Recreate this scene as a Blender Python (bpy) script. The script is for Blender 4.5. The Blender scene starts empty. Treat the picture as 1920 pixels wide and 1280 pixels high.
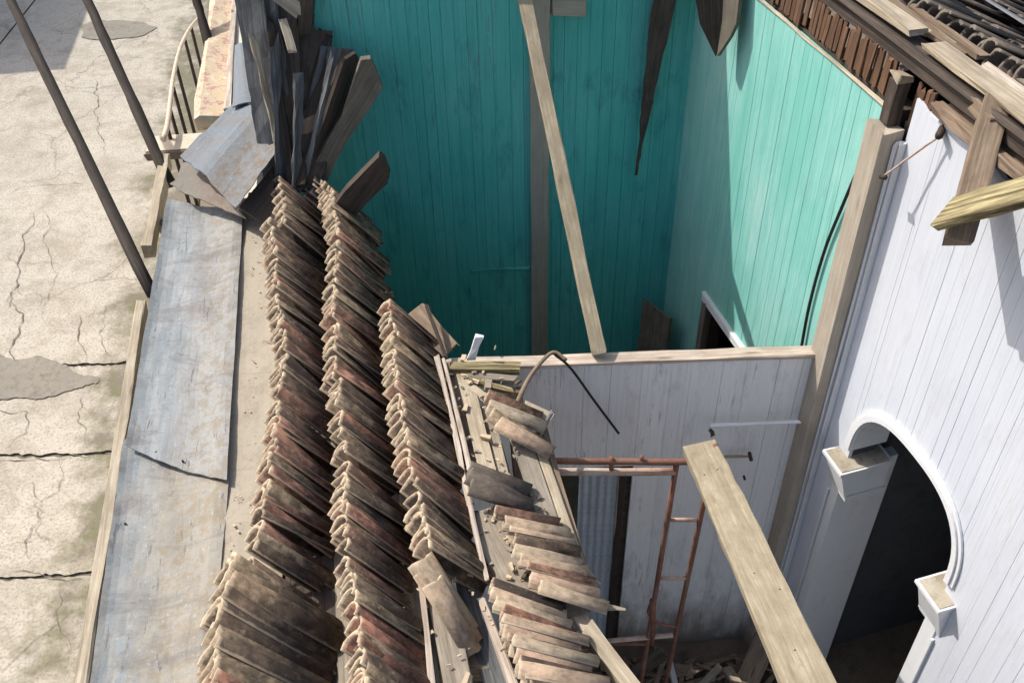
import bpy, bmesh, math, random
from mathutils import Vector, Matrix, noise
R = random.Random(7)
S = bpy.context.scene
COL = S.collection
rad = math.radians

# ------------------------------------------------------------------ camera
FPX, PITCH, ROLL, CAMH = 1900.0, rad(41.9), rad(1.35), 7.0
cd = bpy.data.cameras.new('camera')
cam = bpy.data.objects.new('camera', cd); COL.objects.link(cam)
cd.sensor_width = 36.0; cd.lens = 36.0 * FPX / 1920.0; cd.clip_end = 500; cd.clip_start = 0.05
cam.matrix_world = (Matrix.Translation((0, 0, CAMH)) @ Matrix.Rotation(math.pi / 2 - PITCH, 4, 'X')
                    @ Matrix.Rotation(-ROLL, 4, 'Z'))
S.camera = cam
# ------------------------------------------------------------------ sky, sun, exposure
SUN = Vector((0.604, -0.296, -0.74)).normalized()          # direction the light travels
elev = math.asin(-SUN.z); az = math.atan2(-SUN.x, -SUN.y)
W = bpy.data.worlds.new('World'); S.world = W; W.use_nodes = True
wn = W.node_tree
sky = wn.nodes.new('ShaderNodeTexSky'); sky.sky_type = 'NISHITA'; sky.sun_disc = False
sky.sun_elevation = elev; sky.sun_rotation = az; sky.dust_density = 3.0; sky.ozone_density = 0.6
bg = wn.nodes['Background']; bg.inputs['Strength'].default_value = 0.15
wn.links.new(sky.outputs[0], bg.inputs['Color'])
sl = bpy.data.lights.new('sun', 'SUN'); sl.energy = 3.5; sl.angle = rad(0.5); sl.color = (1.0, 0.955, 0.885)
sun = bpy.data.objects.new('sun', sl); COL.objects.link(sun)
sun.rotation_euler = SUN.to_track_quat('-Z', 'Y').to_euler()
S.view_settings.view_transform = 'Standard'; S.view_settings.look = 'None'
S.view_settings.gamma = 1.0; S.view_settings.exposure = 0.4

# ------------------------------------------------------------------ pixel -> place (for measuring positions off the photograph)
def ray(u, v):
    x = (u - 960) / FPX; y = (640 - v) / FPX
    c, s = math.cos(ROLL), math.sin(ROLL)
    x2 = x * c + y * s; y2 = -x * s + y * c
    return Vector((x2, math.cos(PITCH) + y2 * math.sin(PITCH), -math.sin(PITCH) + y2 * math.cos(PITCH)))
def Pz(u, v, z): d = ray(u, v); return d * ((z - CAMH) / d.z) + Vector((0, 0, CAMH))
def Py(u, v, y): d = ray(u, v); return d * (y / d.y) + Vector((0, 0, CAMH))
def Pt(u, v, t): return ray(u, v) * t + Vector((0, 0, CAMH))
W0 = Vector((1.893, 4.292, 0)); WD = Vector((0.2739, -0.9617, 0)); WN = Vector((-0.9617, -0.2739, 0))
UP = Vector((0, 0, 1)); FARV = Vector((0, 1, 0))
def wp(s, z, p=0.0): return W0 + WD * s + WN * p + UP * z     # a point by the long inner wall: along, height, out
def Pw(u, v, p):
    d = ray(u, v); o = Vector((0, 0, CAMH)); t = (W0 + WN * p - o).dot(WN) / d.dot(WN); return o + d * t

# ------------------------------------------------------------------ materials
MATS = {}
class N:
    def __init__(s, name):
        s.m = bpy.data.materials.new(name); s.m.use_nodes = True; s.t = s.m.node_tree
        s.b = s.t.nodes['Principled BSDF']; MATS[name] = s.m
    def n(s, k, **kw):
        x = s.t.nodes.new('ShaderNode' + k)
        for a, b in kw.items(): setattr(x, a, b)
        return x
    def l(s, a, b): s.t.links.new(a, b)
    def coord(s, scale=(1, 1, 1), rnd=True, kind='Object'):
        tc = s.n('TexCoord'); mp = s.n('Mapping'); mp.inputs['Scale'].default_value = scale
        s.l(tc.outputs[kind], mp.inputs['Vector'])
        if rnd:
            oi = s.n('ObjectInfo'); mu = s.n('Math', operation='MULTIPLY'); mu.inputs[1].default_value = 57.0
            s.l(oi.outputs['Random'], mu.inputs[0]); s.l(mu.outputs[0], mp.inputs['Location'])
        return mp.outputs[0]
    def pos(s, scale=(1, 1, 1)):
        g = s.n('NewGeometry'); mp = s.n('Mapping'); mp.inputs['Scale'].default_value = scale; s.l(g.outputs['Position'], mp.inputs['Vector']); return mp.outputs[0]
    def noise(s, vec, scale, detail=4, rough=0.6, dist=0.0):
        x = s.n('TexNoise'); x.inputs['Scale'].default_value = scale; x.inputs['Detail'].default_value = detail
        x.inputs['Roughness'].default_value = rough; x.inputs['Distortion'].default_value = dist
        s.l(vec, x.inputs['Vector']); return x.outputs['Fac']
    def ramp(s, fac, stops):
        x = s.n('ValToRGB'); e = x.color_ramp.elements
        while len(e) > 1: e.remove(e[-1])
        first = True
        for p, c in stops:
            if not isinstance(c, tuple): c = (c, c, c)
            if first: e[0].position = p; q = e[0]; first = False
            else: q = e.new(p)
            q.color = (*c[:3], 1)
        s.l(fac, x.inputs['Fac']); return x.outputs['Color']
    def mix(s, fac, a, b, mode='MIX'):
        x = s.n('Mix', data_type='RGBA', blend_type=mode)
        for v, i in ((fac, 0), (a, 6), (b, 7)):
            if isinstance(v, (int, float)): x.inputs[i].default_value = v
            elif isinstance(v, tuple): x.inputs[i].default_value = (*v[:3], 1)
            else: s.l(v, x.inputs[i])
        return x.outputs[2]
    def rand(s): return s.n('ObjectInfo').outputs['Random']
    def rand2(s):
        a = s.n('Math', operation='MULTIPLY'); a.inputs[1].default_value = 91.7
        b = s.n('Math', operation='FRACT'); s.l(s.rand(), a.inputs[0]); s.l(a.outputs[0], b.inputs[0]); return b.outputs[0]
    def out(s, col, rough=0.85, bump=None, strength=0.3, dist=0.01, metal=0.0):
        if isinstance(col, tuple): s.b.inputs['Base Color'].default_value = (*col, 1)
        else: s.l(col, s.b.inputs['Base Color'])
        if isinstance(rough, float): s.b.inputs['Roughness'].default_value = rough
        else: s.l(rough, s.b.inputs['Roughness'])
        s.b.inputs['Metallic'].default_value = metal
        s.b.inputs['Specular IOR Level'].default_value = 0.25
        if bump is not None:
            x = s.n('Bump'); x.inputs['Strength'].default_value = strength; x.inputs['Distance'].default_value = dist
            s.l(bump, x.inputs['Height']); s.l(x.outputs[0], s.b.inputs['Normal'])
        return s.m

def wood(name, c1, c2, dark, gmix=0.55, stain=0.5, wear=None):
    k = N(name)
    g = k.noise(k.coord((1.2, 34, 34)), 1.6, 5, 0.65, 0.3)
    f = k.noise(k.coord((3, 90, 90)), 2.0, 3, 0.6)
    p = k.noise(k.coord((2.5, 5, 5)), 2.2, 5, 0.65)
    col = k.mix(k.rand(), c1, c2)
    col = k.mix(k.ramp(g, [(0.36, 1.0), (0.60, 0.0)]), col, dark) if gmix >= 1 else k.mix(k.ramp(g, [(0.34, gmix), (0.60, 0.0)]), col, dark)
    col = k.mix(k.ramp(f, [(0.36, 0.5 * gmix), (0.5, 0.0)]), col, dark)
    col = k.mix(k.ramp(p, [(0.38, 0.0), (0.72, stain)]), col, dark)
    vo = k.n('TexVoronoi'); vo.inputs['Scale'].default_value = 1.0; k.l(k.coord((2.2, 11, 11)), vo.inputs['Vector'])
    col = k.mix(k.ramp(vo.outputs['Distance'], [(0.05, 0.8), (0.16, 0.0)]), col, dark)
    if wear:
        q = k.noise(k.coord((4, 9, 9)), 3.0, 4, 0.7)
        col = k.mix(k.ramp(q, [(0.52, 0.0), (0.60, 0.8)]), col, wear)
    h = k.mix(0.5, g, f)
    return k.out(col, 0.85, h, 0.55, 0.006)
def painted(name, col, pale, worn, streak=0.5, chips=0.57, rough=0.6, grime=(0.2, 0.18, 0.15), dirt=0.4, vary=0.16, splash=None, bare=None):
    k = N(name)
    g = k.noise(k.coord((0.55, 26, 26)), 1.8, 4, 0.7, 0.15)
    f = k.noise(k.coord((1.6, 75, 75)), 1.7, 3, 0.7)
    p = k.noise(k.pos((1.5, 1.5, 0.55)), 1.4, 5, 0.68)
    q = k.noise(k.pos((3.2, 3.2, 1.1)), 1.9, 5, 0.72, 0.3)
    c = k.mix(k.ramp(p, [(0.38, 0.0), (0.64, 0.7)]), col, pale)
    c = k.mix(k.ramp(k.rand(), [(0.0, 0.0), (1.0, vary)]), c, worn)
    c = k.mix(k.ramp(g, [(0.30, streak), (0.50, 0.0)]), c, worn)
    c = k.mix(k.ramp(g, [(0.55, 0.0), (0.72, streak * 0.8)]), c, pale)
    c = k.mix(k.ramp(f, [(chips, 0.0), (chips + 0.09, 0.55)]), c, worn)
    c = k.mix(k.ramp(q, [(0.54, 0.0), (0.74, dirt)]), c, grime)
    if bare:
        z = k.noise(k.coord((3.0, 30, 30)), 1.5, 4, 0.75, 0.4); y = k.mix(0.45, z, p)
        c = k.mix(k.ramp(y, [(0.59, 0.0), (0.62, 0.6)]), c, bare)
    if splash:
        tc = k.n('TexCoord'); sp = k.n('SeparateXYZ'); k.l(tc.outputs['Object'], sp.inputs[0])
        m = k.n('Math', operation='MULTIPLY_ADD'); k.l(q, m.inputs[0]); m.inputs[1].default_value = -1.3; k.l(sp.outputs['X'], m.inputs[2])
        mr = k.n('MapRange'); k.l(m.outputs[0], mr.inputs[0]); mr.inputs[1].default_value = -0.55; mr.inputs[2].default_value = 0.15; mr.inputs[3].default_value = 0.85; mr.inputs[4].default_value = 0.0
        c = k.mix(mr.outputs[0], c, splash)
    return k.out(c, rough, k.mix(0.5, g, f), 0.4, 0.004)

wood('wood_grey', (0.40, 0.34, 0.26), (0.30, 0.265, 0.215), (0.10, 0.08, 0.06))
wood('wood_pale', (0.45, 0.385, 0.28), (0.52, 0.45, 0.335), (0.19, 0.145, 0.095), 0.6, 0.55)
wood('wood_yellow', (0.39, 0.335, 0.235), (0.36, 0.315, 0.225), (0.17, 0.13, 0.085), 0.55, 0.7, (0.27, 0.225, 0.15))
wood('wood_moss', (0.52, 0.44, 0.235), (0.47, 0.41, 0.22), (0.07, 0.05, 0.025), 1.0, 0.5)
wood('wood_dark', (0.10, 0.075, 0.058), (0.135, 0.105, 0.085), (0.03, 0.024, 0.02), 0.7, 0.6)
wood('wood_black', (0.055, 0.043, 0.034), (0.07, 0.055, 0.043), (0.02, 0.016, 0.013), 0.8, 0.6)
wood('wood_brown', (0.27, 0.20, 0.14), (0.33, 0.25, 0.175), (0.09, 0.06, 0.04), 0.6, 0.5)
wood('wood_post', (0.47, 0.415, 0.335), (0.43, 0.375, 0.30), (0.27, 0.22, 0.165), 0.4, 0.45)
wood('wood_slate', (0.20, 0.205, 0.20), (0.15, 0.155, 0.155), (0.05, 0.05, 0.05), 0.8, 0.5)
wood('wood_olive', (0.20, 0.175, 0.135), (0.23, 0.195, 0.15), (0.075, 0.062, 0.048), 0.6, 0.6)
wood('lath', (0.22, 0.12, 0.07), (0.16, 0.09, 0.055), (0.06, 0.035, 0.022), 0.8, 0.5)
wood('batten_white', (0.68, 0.60, 0.50), (0.60, 0.51, 0.42), (0.20, 0.14, 0.10), 0.5, 0.5)
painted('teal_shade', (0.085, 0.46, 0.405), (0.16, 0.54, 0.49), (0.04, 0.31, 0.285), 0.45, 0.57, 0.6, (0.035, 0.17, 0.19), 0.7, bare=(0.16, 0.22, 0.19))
painted('teal_lit', (0.21, 0.53, 0.45), (0.38, 0.655, 0.595), (0.12, 0.41, 0.36), 0.5, 0.56, 0.6, (0.20, 0.42, 0.40), 0.6, bare=(0.48, 0.55, 0.48))  # same teal paint as the rear boards, made paler to carry the sunlight
painted('white_boards', (0.58, 0.61, 0.665), (0.65, 0.67, 0.71), (0.47, 0.49, 0.53), 0.35, 0.60, 0.6, (0.44, 0.44, 0.45), 0.35, 0.10, bare=(0.55, 0.54, 0.53))
painted('grey_boards', (0.77, 0.765, 0.75), (0.82, 0.81, 0.79), (0.54, 0.53, 0.51), 0.35, 0.58, 0.65, (0.42, 0.39, 0.35), 0.6, 0.16, (0.16, 0.12, 0.085), bare=(0.36, 0.33, 0.29))
painted('white_trim', (0.68, 0.69, 0.70), (0.73, 0.74, 0.74), (0.58, 0.56, 0.52), 0.3, 0.62, 0.6, (0.48, 0.45, 0.40), 0.5)
painted('blue_grey_panel', (0.44, 0.49, 0.53), (0.50, 0.54, 0.57), (0.24, 0.27, 0.30), 0.6, 0.58)

def mat_tile(name, cols, dark, dust_lit, darkamt=0.62):
    k = N(name)
    v = k.coord((1, 1, 1))
    oi = k.n('ObjectInfo'); lv = k.n('TexNoise'); lv.inputs['Scale'].default_value = 2.2; lv.inputs['Detail'].default_value = 2; k.l(oi.outputs['Location'], lv.inputs['Vector'])
    mm = k.n('Math', operation='MULTIPLY_ADD'); k.l(k.rand2(), mm.inputs[0]); mm.inputs[1].default_value = 0.75
    l2 = k.n('Math', operation='MULTIPLY_ADD'); k.l(lv.outputs['Fac'], l2.inputs[0]); l2.inputs[1].default_value = 1.4; l2.inputs[2].default_value = -0.58; k.l(l2.outputs[0], mm.inputs[2])
    base = k.ramp(mm.outputs[0], cols)
    a = k.noise(v, 9, 4, 0.7); b = k.noise(v, 28, 5, 0.7); c = k.noise(k.coord((7, 11, 11)), 2.2, 5, 0.7)
    col = k.mix(k.ramp(a, [(0.36, 0.0), (0.56, darkamt)]), base, dark)
    col = k.mix(k.ramp(c, [(0.42, 0.0), (0.66, 0.7)]), col, dark)
    col = k.mix(k.ramp(b, [(0.58, 0.0), (0.72, 0.3)]), col, dust_lit)
    # dusty pale colour, also painting in the sunlit look of ends and long rims
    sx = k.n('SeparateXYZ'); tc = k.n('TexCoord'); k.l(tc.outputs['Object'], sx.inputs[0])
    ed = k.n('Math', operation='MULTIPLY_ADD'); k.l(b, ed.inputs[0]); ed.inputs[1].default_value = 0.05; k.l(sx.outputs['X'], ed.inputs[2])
    col = k.mix(k.ramp(ed.outputs[0], [(0.018, 0.95), (0.040, 0.0)]), col, dust_lit)
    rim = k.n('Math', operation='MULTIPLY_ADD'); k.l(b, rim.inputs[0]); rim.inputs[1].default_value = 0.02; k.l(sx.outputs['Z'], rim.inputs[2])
    col = k.mix(k.ramp(rim.outputs[0], [(0.013, 0.45), (0.019, 0.0)]), col, dust_lit)
    return k.out(col, 0.92, k.mix(0.5, a, b), 0.6, 0.006)
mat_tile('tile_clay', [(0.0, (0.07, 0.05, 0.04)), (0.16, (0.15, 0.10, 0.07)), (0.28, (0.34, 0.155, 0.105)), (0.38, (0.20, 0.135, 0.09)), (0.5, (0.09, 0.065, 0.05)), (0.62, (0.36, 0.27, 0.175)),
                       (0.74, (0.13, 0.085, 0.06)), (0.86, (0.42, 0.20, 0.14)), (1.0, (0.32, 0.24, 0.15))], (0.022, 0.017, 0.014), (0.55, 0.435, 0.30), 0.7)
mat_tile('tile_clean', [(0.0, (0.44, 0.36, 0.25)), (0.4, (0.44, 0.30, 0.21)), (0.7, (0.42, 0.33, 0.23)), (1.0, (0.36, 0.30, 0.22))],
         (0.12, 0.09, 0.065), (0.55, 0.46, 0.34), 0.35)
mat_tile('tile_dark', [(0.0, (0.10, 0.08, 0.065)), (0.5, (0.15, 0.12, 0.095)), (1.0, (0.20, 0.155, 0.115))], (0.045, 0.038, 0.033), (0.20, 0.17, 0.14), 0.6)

def mat_concrete():
    k = N('street_concrete'); v = k.coord(rnd=False)
    a = k.noise(v, 0.55, 4, 0.65); b = k.noise(v, 5, 4, 0.72); c = k.noise(v, 38, 4, 0.75); d = k.noise(v, 110, 3, 0.7)
    col = k.mix(k.ramp(a, [(0.35, 0.0), (0.7, 1.0)]), (0.51, 0.46, 0.375), (0.45, 0.415, 0.35))
    col = k.mix(k.ramp(b, [(0.47, 0.0), (0.68, 0.6)]), col, (0.33, 0.285, 0.22))
    col = k.mix(k.ramp(k.noise(v, 1.3, 5, 0.75, 0.5), [(0.47, 0.0), (0.64, 0.6)]), col, (0.29, 0.25, 0.185))
    col = k.mix(k.ramp(c, [(0.51, 0.0), (0.62, 0.7)]), col, (0.23, 0.195, 0.15))
    col = k.mix(k.ramp(c, [(0.30, 0.6), (0.42, 0.0)]), col, (0.64, 0.57, 0.46))
    col = k.mix(k.ramp(d, [(0.60, 0.0), (0.72, 0.4)]), col, (0.24, 0.20, 0.16))
    # hairline cracks
    ds = k.n('VectorMath', operation='MULTIPLY_ADD'); nz = k.n('TexNoise'); nz.inputs['Scale'].default_value = 2.6; nz.inputs['Detail'].default_value = 5
    k.l(v, nz.inputs['Vector']); k.l(nz.outputs['Color'], ds.inputs[0]); ds.inputs[1].default_value = (0.6, 0.6, 0.6); k.l(v, ds.inputs[2])
    vo = k.n('TexVoronoi', feature='DISTANCE_TO_EDGE'); vo.inputs['Scale'].default_value = 0.75; k.l(ds.outputs[0], vo.inputs['Vector'])
    crk = k.ramp(vo.outputs['Distance'], [(0.0, 0.65), (0.012, 0.0)])
    msk = k.ramp(k.noise(v, 0.9, 3), [(0.45, 0.0), (0.55, 1.0)])
    col = k.mix(k.mix(1.0, crk, msk, 'MULTIPLY'), col, (0.16, 0.13, 0.10))
    # damp dirt and moss gathered along the foot of the house front
    geo = k.n('NewGeometry'); sp = k.n('SeparateXYZ'); k.l(geo.outputs['Position'], sp.inputs[0])
    m = k.n('Math', operation='MULTIPLY_ADD'); k.l(sp.outputs['Y'], m.inputs[0]); m.inputs[1].default_value = 0.136; k.l(sp.outputs['X'], m.inputs[2])
    m2 = k.n('Math', operation='MULTIPLY_ADD'); k.l(k.noise(v, 1.7, 4, 0.72), m2.inputs[0]); m2.inputs[1].default_value = 2.2; k.l(m.outputs[0], m2.inputs[2])
    col = k.mix(k.ramp(m2.outputs[0], [(0.0, 0.0), (1.0, 1.0)]), col, col)
    st = k.n('MapRange'); k.l(m2.outputs[0], st.inputs[0]); st.inputs[1].default_value = -2.15; st.inputs[2].default_value = -1.65; st.inputs[3].default_value = 0; st.inputs[4].default_value = 0.85
    col = k.mix(st.outputs[0], col, k.mix(k.ramp(b, [(0.4, 0.0), (0.6, 1.0)]), (0.16, 0.13, 0.10), (0.13, 0.13, 0.06)))
    return k.out(col, 0.95, k.mix(0.5, b, c), 0.5, 0.01)
mat_concrete()
def speckle(name, a, b, c, sc=12, rough=0.95, bs=0.5):
    k = N(name); v = k.coord()
    n1 = k.noise(v, sc * 0.2, 4, 0.68); n2 = k.noise(v, sc, 4, 0.72); n3 = k.noise(v, sc * 6, 3, 0.7)
    col = k.mix(k.ramp(n1, [(0.35, 0.0), (0.68, 1.0)]), a, b)
    col = k.mix(k.ramp(n2, [(0.50, 0.0), (0.70, 0.6)]), col, c)
    col = k.mix(k.ramp(n3, [(0.56, 0.0), (0.70, 0.5)]), col, c)
    return k.out(col, rough, k.mix(0.5, n2, n3), bs, 0.008)
speckle('asphalt', (0.24, 0.215, 0.175), (0.29, 0.26, 0.21), (0.12, 0.10, 0.08), 14)
speckle('crack_dirt', (0.17, 0.145, 0.11), (0.21, 0.18, 0.14), (0.09, 0.075, 0.055), 26)
speckle('mortar', (0.41, 0.355, 0.275), (0.36, 0.32, 0.25), (0.25, 0.21, 0.16), 7, 0.95, 0.35)
speckle('plaster', (0.66, 0.62, 0.54), (0.58, 0.53, 0.45), (0.40, 0.35, 0.28), 5)
speckle('earth', (0.13, 0.10, 0.075), (0.20, 0.155, 0.115), (0.06, 0.05, 0.04), 9)
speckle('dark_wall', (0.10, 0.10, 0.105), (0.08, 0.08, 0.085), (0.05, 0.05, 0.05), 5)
speckle('rubble', (0.20, 0.155, 0.11), (0.13, 0.10, 0.075), (0.30, 0.24, 0.18), 14)
speckle('rust_pipe', (0.19, 0.085, 0.055), (0.27, 0.15, 0.11), (0.12, 0.05, 0.03), 18, 0.8)
speckle('rust_pale', (0.55, 0.46, 0.38), (0.44, 0.27, 0.19), (0.20, 0.10, 0.06), 14, 0.8)
speckle('cable_black', (0.02, 0.02, 0.022), (0.03, 0.03, 0.03), (0.015, 0.015, 0.015), 10, 0.6)
speckle('grille_pale', (0.62, 0.54, 0.43), (0.56, 0.48, 0.38), (0.36, 0.28, 0.20), 12)
speckle('grille_dark', (0.17, 0.13, 0.10), (0.13, 0.10, 0.08), (0.07, 0.05, 0.04), 14)
speckle('nail_dark', (0.05, 0.035, 0.03), (0.06, 0.04, 0.03), (0.02, 0.02, 0.02), 14, 0.7)
speckle('brown_ledge', (0.27, 0.215, 0.14), (0.46, 0.42, 0.34), (0.14, 0.09, 0.05), 10)
speckle('fiber_grey', (0.20, 0.21, 0.225), (0.15, 0.155, 0.17), (0.09, 0.09, 0.10), 9)

def mat_gutter(name, blue, pale, brown, bias):
    k = N(name); tc = k.n('TexCoord'); sp = k.n('SeparateXYZ'); k.l(tc.outputs['Object'], sp.inputs[0])
    v = k.coord(rnd=True)
    a = k.noise(v, 3.2, 4, 0.7); st = k.noise(k.coord((1.0, 9, 9)), 2.6, 5, 0.7); b = k.noise(v, 16, 4, 0.72); c = k.noise(v, 60, 4, 0.75)
    m = k.n('Math', operation='MULTIPLY_ADD'); ng = k.n('Math', operation='MULTIPLY'); ng.inputs[1].default_value = -1.0; k.l(sp.outputs['Y'], ng.inputs[0])
    k.l(a, m.inputs[0]); m.inputs[1].default_value = 0.42; k.l(ng.outputs[0], m.inputs[2])
    br = k.n('MapRange'); k.l(m.outputs[0], br.inputs[0]); br.inputs[1].default_value = bias; br.inputs[2].default_value = bias + 0.17
    col = k.mix(k.ramp(st, [(0.38, 0.0), (0.64, 1.0)]), blue, pale)
    col = k.mix(br.outputs[0], col, k.mix(k.ramp(b, [(0.40, 0.0), (0.62, 1.0)]), brown, pale))
    w = k.noise(k.coord((2.2, 0.8, 1)), 2.0, 5, 0.75, 0.6)
    col = k.mix(k.ramp(w, [(0.50, 0.0), (0.64, 0.65)]), col, (0.18, 0.165, 0.15))
    x2 = k.noise(k.coord((1.6, 16, 16)), 1.7, 4, 0.8, 0.5)
    col = k.mix(k.ramp(x2, [(0.60, 0.0), (0.67, 0.75)]), col, (0.10, 0.10, 0.105))
    col = k.mix(k.ramp(b, [(0.55, 0.0), (0.68, 0.6)]), col, (0.20, 0.175, 0.15))
    col = k.mix(k.ramp(c, [(0.60, 0.0), (0.72, 0.5)]), col, (0.16, 0.13, 0.11))
    col = k.mix(k.ramp(c, [(0.28, 0.5), (0.40, 0.0)]), col, (0.62, 0.64, 0.65))
    return k.out(col, 0.72, k.mix(0.5, b, st), 0.35, 0.006, 0.0)
mat_gutter('sheet_blue', (0.255, 0.285, 0.295), (0.33, 0.335, 0.325), (0.255, 0.225, 0.18), 0.12)
mat_gutter('sheet_brown', (0.255, 0.285, 0.295), (0.33, 0.315, 0.275), (0.28, 0.235, 0.17), 0.04)
mat_gutter('sheet_folded', (0.15, 0.18, 0.21), (0.19, 0.21, 0.23), (0.175, 0.14, 0.10), 0.16)
mat_gutter('sheet_rust', (0.20, 0.18, 0.15), (0.23, 0.20, 0.165), (0.19, 0.13, 0.09), 0.05)
def mat_peel():
    k = N('peeling_paint'); v = k.coord((1, 1, 1))
    a = k.noise(v, 7, 4, 0.7, 0.4); b = k.noise(v, 20, 5, 0.7)
    col = k.ramp(a, [(0.38, (0.62, 0.55, 0.42)), (0.46, (0.56, 0.44, 0.28)), (0.54, (0.58, 0.48, 0.38)), (0.58, (0.42, 0.22, 0.17)), (0.66, (0.58, 0.51, 0.42))])
    col = k.mix(k.ramp(b, [(0.55, 0.0), (0.7, 0.6)]), col, (0.26, 0.18, 0.11))
    return k.out(col, 0.9, b, 0.6, 0.008)
mat_peel()

# ------------------------------------------------------------------ objects
WORLD = {}
def finish(name, me, mat, parent, M, kind=None):
    if mat and not me.materials: me.materials.append(MATS[mat])
    o = bpy.data.objects.new(name, me); COL.objects.link(o)
    M = M or Matrix.Identity(4)
    if parent is not None:
        o.parent = parent; o.matrix_basis = WORLD[parent.name].inverted() @ M
    else: o.matrix_basis = M
    WORLD[o.name] = M
    if kind: o['kind'] = kind
    return o
def mesh(name, verts, faces, smooth=False):
    me = bpy.data.meshes.new(name); me.from_pydata([tuple(v) for v in verts], [], faces); me.update()
    bm = bmesh.new(); bm.from_mesh(me); bmesh.ops.recalc_face_normals(bm, faces=bm.faces); bm.to_mesh(me); bm.free()
    if smooth:
        for p in me.polygons: p.use_smooth = True
    return me
def thing(name, label, cat, loc=(0, 0, 0), group=None):
    o = bpy.data.objects.new(name, None); COL.objects.link(o); o.location = loc; o.empty_display_size = 0.2
    WORLD[o.name] = Matrix.Translation(loc); return tag(o, label, cat, group)
def tag(o, label, cat, group=None):
    o['label'] = label; o['category'] = cat; o['kind'] = 'thing'
    if group: o['group'] = group
    return o
def frame(A, B, up=UP):
    x = (B - A).normalized(); z = (up - x * up.dot(x))
    if z.length < 1e-4: z = Vector((0, 1, 0)) - x * x.y
    z.normalize(); y = z.cross(x)
    return Matrix(((x.x, y.x, z.x, A.x), (x.y, y.y, z.y, A.y), (x.z, y.z, z.z, A.z), (0, 0, 0, 1)))
def prism(prof, L, segs=1, jit=0.0, rag=0.0, bow=0.0, twist=0.0, rr=R, e0=None, e1=None, taper=1.0):
    """profile (y,z) points extruded along x; jit: uneven edges, rag: ragged ends, e0/e1: end x by y"""
    n = len(prof); V = []; F = []
    rg0 = [rr.uniform(-rag, rag) for _ in prof]; rg1 = [rr.uniform(-rag, rag) for _ in prof]
    for i in range(segs + 1):
        t = i / segs
        for j, (y, z) in enumerate(prof):
            x0 = e0(y) if e0 else rg0[j]; x1 = (e1(y) if e1 else L + rg1[j])
            x = x0 + (x1 - x0) * t; k = 1 + (taper - 1) * t
            yy = y * k + rr.uniform(-jit, jit); zz = z * k + rr.uniform(-jit, jit) * 0.6 + bow * math.sin(math.pi * t)
            a = twist * (t - 0.5); yy, zz = yy * math.cos(a) - zz * math.sin(a), yy * math.sin(a) + zz * math.cos(a)
            V.append((x, yy, zz))
    for i in range(segs):
        for j in range(n):
            a = i * n + j; b = i * n + (j + 1) % n
            F.append((a, b, b + n, a + n))
    F.append(tuple(range(n))[::-1]); F.append(tuple(range(segs * n, segs * n + n)))
    return V, F
def rect(w, t, c=0.0):
    a, b = w / 2, t / 2
    if c <= 0: return [(-a, -b), (a, -b), (a, b), (-a, b)]
    return [(-a, -b), (a, -b), (a, b - c), (a - c, b), (-a + c, b), (-a, b - c)]
def board(name, A, B, w, t, mat, parent=None, up=UP, segs=None, jit=0.005, rag=0.02, bow=0.0, twist=0.0, c=0.004, taper=1.0):
    A = Vector(A); B = Vector(B); L = (B - A).length
    V, F = prism(rect(w, t, c), L, segs or max(2, min(8, int(L / 0.25))), jit, rag, bow, twist, taper=taper)
    return finish(name, mesh(name, V, F), mat, parent, frame(A, B, up))
def box(name, a, b, mat, parent=None, M=None, c=0.0):
    """axis box from corner a to b in the frame M"""
    a = Vector(a); b = Vector(b); m = (a + b) / 2; d = b - a
    V, F = prism(rect(abs(d.y), abs(d.z), c), abs(d.x))
    V = [(x - abs(d.x) / 2, y, z) for x, y, z in V]
    return finish(name, mesh(name, V, F), mat, parent, (M or Matrix.Identity(4)) @ Matrix.Translation(m))
def tube(name, pts, r, mat, parent=None, sides=8, r1=None, wob=0.0, tag_first=None):
    pts = [Vector(p) for p in pts]; TM = frame(pts[0], pts[-1], FARV if abs((pts[-1] - pts[0]).normalized().z) > .9 else UP); TI = TM.inverted(); n = len(pts); V = []; F = []
    nrm = None
    for i, p in enumerate(pts):
        d = (pts[min(i + 1, n - 1)] - pts[max(i - 1, 0)]).normalized()
        if nrm is None: nrm = d.orthogonal().normalized()
        nrm = (nrm - d * nrm.dot(d)).normalized(); bi = d.cross(nrm)
        rr = r + ((r1 if r1 is not None else r) - r) * i / (n - 1) + R.uniform(-wob, wob)
        for k in range(sides):
            a = 2 * math.pi * k / sides; V.append(TI @ (p + (nrm * math.cos(a) + bi * math.sin(a)) * rr))
    for i in range(n - 1):
        for k in range(sides):
            a = i * sides + k; b = i * sides + (k + 1) % sides; F.append((a, b, b + sides, a + sides))
    F.append(tuple(range(sides))[::-1]); F.append(tuple(range((n - 1) * sides, n * sides)))
    return finish(name, mesh(name, V, F, True), mat, parent, TM)
def curve(pts, n=24):
    """Catmull-Rom through the points"""
    P = [Vector(p) for p in pts]; P = [P[0] * 2 - P[1]] + P + [P[-1] * 2 - P[-2]]; out = []
    m = len(P) - 3
    for i in range(n + 1):
        t = i / n * m; k = min(int(t), m - 1); t -= k; a, b, c, d = P[k:k + 4]
        out.append(0.5 * ((2 * b) + (c - a) * t + (2 * a - 5 * b + 4 * c - d) * t * t + (3 * b - a - 3 * c + d) * t ** 3))
    return out
def straight(A, B, n=6, wob=0.0):
    A = Vector(A); B = Vector(B)
    return [A.lerp(B, i / n) + Vector((R.uniform(-wob, wob), R.uniform(-wob, wob), R.uniform(-wob, wob))) for i in range(n + 1)]
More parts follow.
